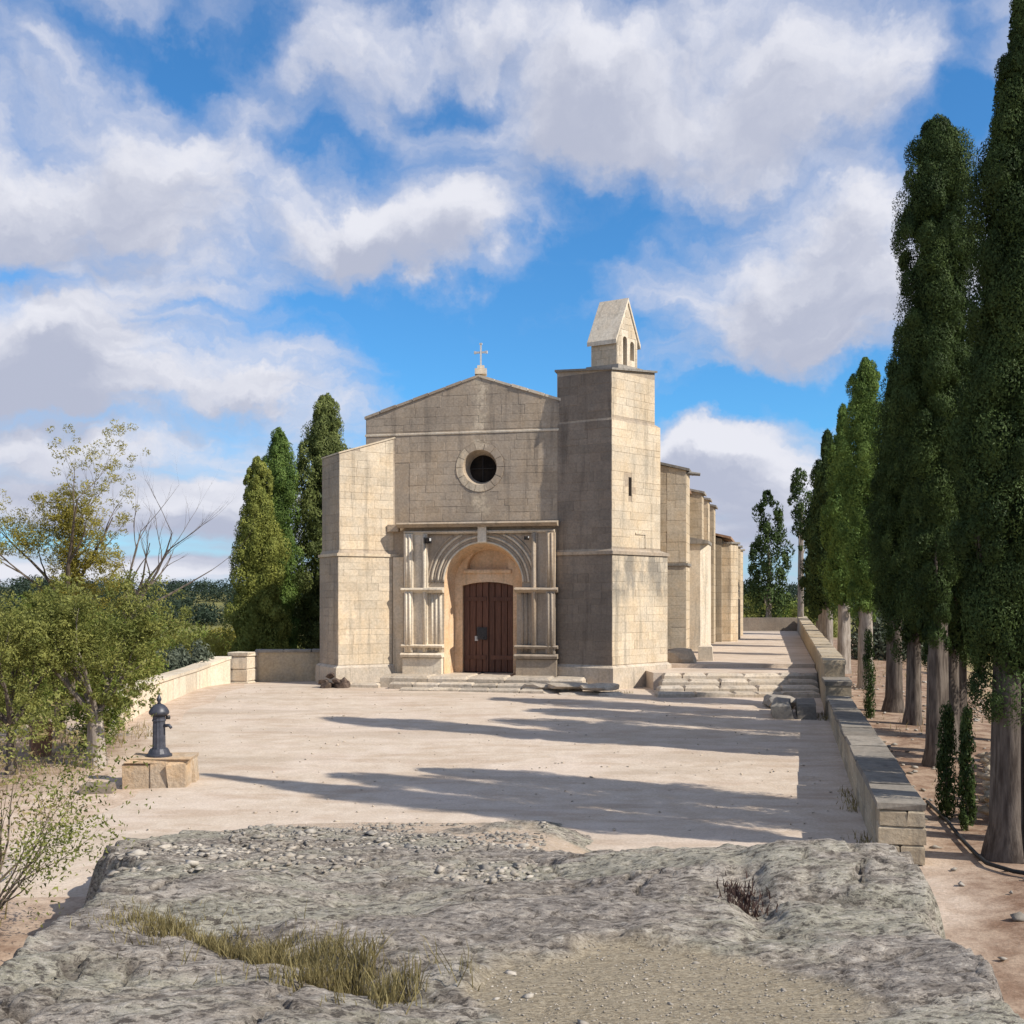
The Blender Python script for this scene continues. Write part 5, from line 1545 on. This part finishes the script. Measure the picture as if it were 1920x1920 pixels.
# ---------------------------------------------------------------- loose stones and grass on the rock
def pebbles(name, pts, sizes, mat, label, seed):
    rng = np.random.default_rng(seed)
    base = np.array([(1, 0, 0), (-1, 0, 0), (0, 1, 0), (0, -1, 0), (0, 0, 1), (0, 0, -1), (.6, .6, .6), (-.6, .6, .6), (.6, -.6, .6), (-.6, -.6, .6)], float)
    fac = np.array([(0, 6, 8), (0, 2, 6), (2, 7, 6), (2, 1, 7), (1, 9, 7), (1, 3, 9), (3, 8, 9), (3, 0, 8), (6, 7, 4), (7, 9, 4), (9, 8, 4), (8, 6, 4), (0, 5, 2), (2, 5, 1), (1, 5, 3), (3, 5, 0)])
    n = len(pts); J = 1 + rng.normal(size=(n, 10, 1)) * .30
    a = rng.random(n) * 6.28; ca, sa = np.cos(a), np.sin(a)
    B = base[None] * J * np.stack([1 + .5 * rng.random(n), .6 + .4 * rng.random(n), .35 + .35 * rng.random(n)], 1)[:, None, :]
    Bx = B[..., 0] * ca[:, None] - B[..., 1] * sa[:, None]; By = B[..., 0] * sa[:, None] + B[..., 1] * ca[:, None]
    V = np.stack([Bx, By, B[..., 2]], -1) * np.asarray(sizes)[:, None, None] + np.asarray(pts)[:, None, :]
    Fa = (fac[None] + 10 * np.arange(n)[:, None, None]).reshape(-1, 3)
    o = np_mesh(name, V.reshape(-1, 3), Fa, mat, tone=np.repeat(rng.random(n), len(fac)))
    tag(o, label, 'rubble', None, 'stuff'); return o
def scatter_rock(n, fx, rng):
    X, Y = fx(n, rng); return X, Y, rock_z(X, Y)
rng = np.random.default_rng(77)
n = 3000
Y = rng.uniform(7.2, 13.2, n); X = rng.uniform(-3.2, .3, n) + (Y - 10) * .05
keep = (fbm(X * 1.3, Y * 1.3, 3, 15) > -.12) & (rock_edges(X, Y) > .3); X, Y = X[keep], Y[keep]
pebbles('rubble', np.stack([X, Y, rock_z(X, Y) + .003], 1), rng.uniform(.010, .034, len(X)) * (1 + (rng.random(len(X)) > .95) * .9), M['rubble'], 'pale loose stones strewn over the left side of the bedrock', 1)
n = 1400
X = rng.uniform(-.2, 1.6, n); Y = rng.uniform(3.4, 5.4, n); keep = sand_mask(X, Y) > .5; X, Y = X[keep], Y[keep]
pebbles('gravel', np.stack([X, Y, rock_z(X, Y) + .002], 1), rng.uniform(.003, .007, len(X)) * (1 + 2.2 * (rng.random(len(X)) > .985)), M['rubble'], 'fine gravel in the sandy hollow of the bedrock', 2)
n = 500
Y = rng.uniform(8, 34, n); X = wall_x(Y) + rng.uniform(.6, 6, n)
pebbles('rubble', np.stack([X, Y, ground_h(X, Y) + .0], 1), rng.uniform(.015, .06, n), M['rubble'], 'loose stones on the soil under the cypress row', 3)
n = 260
Y = rng.uniform(13, 17.5, n); X = at_px(rng.uniform(1825, 1900, n), Y) + .2
pebbles('stone_heap', np.stack([X, Y, ground_h(X, Y) + rng.uniform(0, .35, n)], 1), rng.uniform(.05, .13, n), M['stone_wall'], 'heap of field stones behind the nearest cypress trunk', 4)
n = 500
Y = rng.uniform(11, 30, n); X = rng.uniform(-7.5, 5, n); keep = X < wall_x(Y) - .2; X, Y = X[keep], Y[keep]
pebbles('pebbles', np.stack([X, Y, ground_h(X, Y) + .006], 1), rng.uniform(.008, .026, len(X)), M['stone_step'], 'small pebbles scattered on the gravel square', 5)

def grass(name, X, Y, Z, h, mat, label, seed, wd=.006, kind='stuff'):
    rng = np.random.default_rng(seed); n = len(X)
    a = rng.random(n) * 6.28; b = np.stack([np.cos(a), np.sin(a), np.zeros(n)], 1) * wd
    lean = rng.normal(size=(n, 3)) * .28; lean[:, 2] = 1
    c = np.stack([X, Y, Z - .01], 1); h = np.asarray(h)[:, None]
    mid = c + lean * h * .55; tip = c + lean * h + np.stack([np.cos(a * 3), np.sin(a * 3), -.2 * np.ones(n)], 1) * h * .18
    V = np.stack([c - b, c + b, mid + b * .7, mid - b * .7, tip], 1).reshape(-1, 3)
    i = 5 * np.arange(n)[:, None]
    Fa = np.concatenate([np.concatenate([i, i + 1, i + 2], 1), np.concatenate([i, i + 2, i + 3], 1), np.concatenate([i + 3, i + 2, i + 4], 1)])
    o = np_mesh(name, V, Fa, mat, tone=np.tile(rng.random(n), 3)); tag(o, label, 'grass', None, kind); return o
n = 8500
t = rng.random(n); X = -2.0 + 1.55 * t + rng.normal(size=n) * .13; Y = 5.8 - 1.35 * t + rng.normal(size=n) * .17
cl = fbm(X * 6, Y * 6, 3, 19) - .25 * (t - .4); keep = cl > -.02; X, Y, t = X[keep], Y[keep], t[keep]
grass('grass', X, Y, rock_z(X, Y), rng.uniform(.025, .14, len(X)) * (.55 + .75 * t), M['grass'], 'dry green and straw coloured grass growing along the crevice of the bedrock', 4, .0028)
n = 260
X = rng.normal(size=n) * .07 + 1.42; Y = rng.normal(size=n) * .12 + 6.55
grass('crevice_plant', X, Y, rock_z(X, Y), rng.uniform(.03, .10, n), M['plant_dark'], 'small purplish plant in the crack of the bedrock', 6, .006)
n = 4200
Y = rng.uniform(5.5, 22, n); X = np.interp(Y, [5.5, 9, 12, 22], [-2.9, -4.2, -5.9, -7.0]) - rng.random(n) ** .8 * 2.6; keep = fbm(X * .8, Y * .8, 3, 23) > .05; X, Y = X[keep], Y[keep]
grass('grass', X, Y, ground_h(X, Y), rng.uniform(.05, .25, len(X)), M['leaf_dry'], 'dry tufts of grass under the trees on the left', 7, .008)
n = 3000
Y = rng.uniform(9, 40, n); X = wall_x(Y) + rng.uniform(1.2, 9, n); keep = fbm(X * .6, Y * .6, 3, 24) > .1; X, Y = X[keep], Y[keep]
grass('grass', X, Y, ground_h(X, Y), rng.uniform(.05, .22, len(X)), M['leaf_dry'], 'dry grass tufts under the cypress row', 8, .008)
n = 1500
Y = rng.uniform(11.5, 30, n); X = wall_x(Y) - np.abs(rng.normal(size=n)) * .10 - .02
keep = fbm(Y * 1.3, Y * 0, 3, 44) > .12; X, Y = X[keep], Y[keep]
X2 = rng.uniform(-5.0, 3.2, 900); Y2 = 29.35 - .208 * X2 - np.abs(rng.normal(size=900)) * .08 - .32; k2 = fbm(X2 * 1.4, X2 * 0, 3, 45) > .05
X = np.concatenate([X, X2[k2]]); Y = np.concatenate([Y, Y2[k2]])
grass('weeds', X, Y, ground_h(X, Y), rng.uniform(.03, .13, len(X)), M['grass'], 'dry weeds along the foot of the parapet and the church steps', 9, .006)
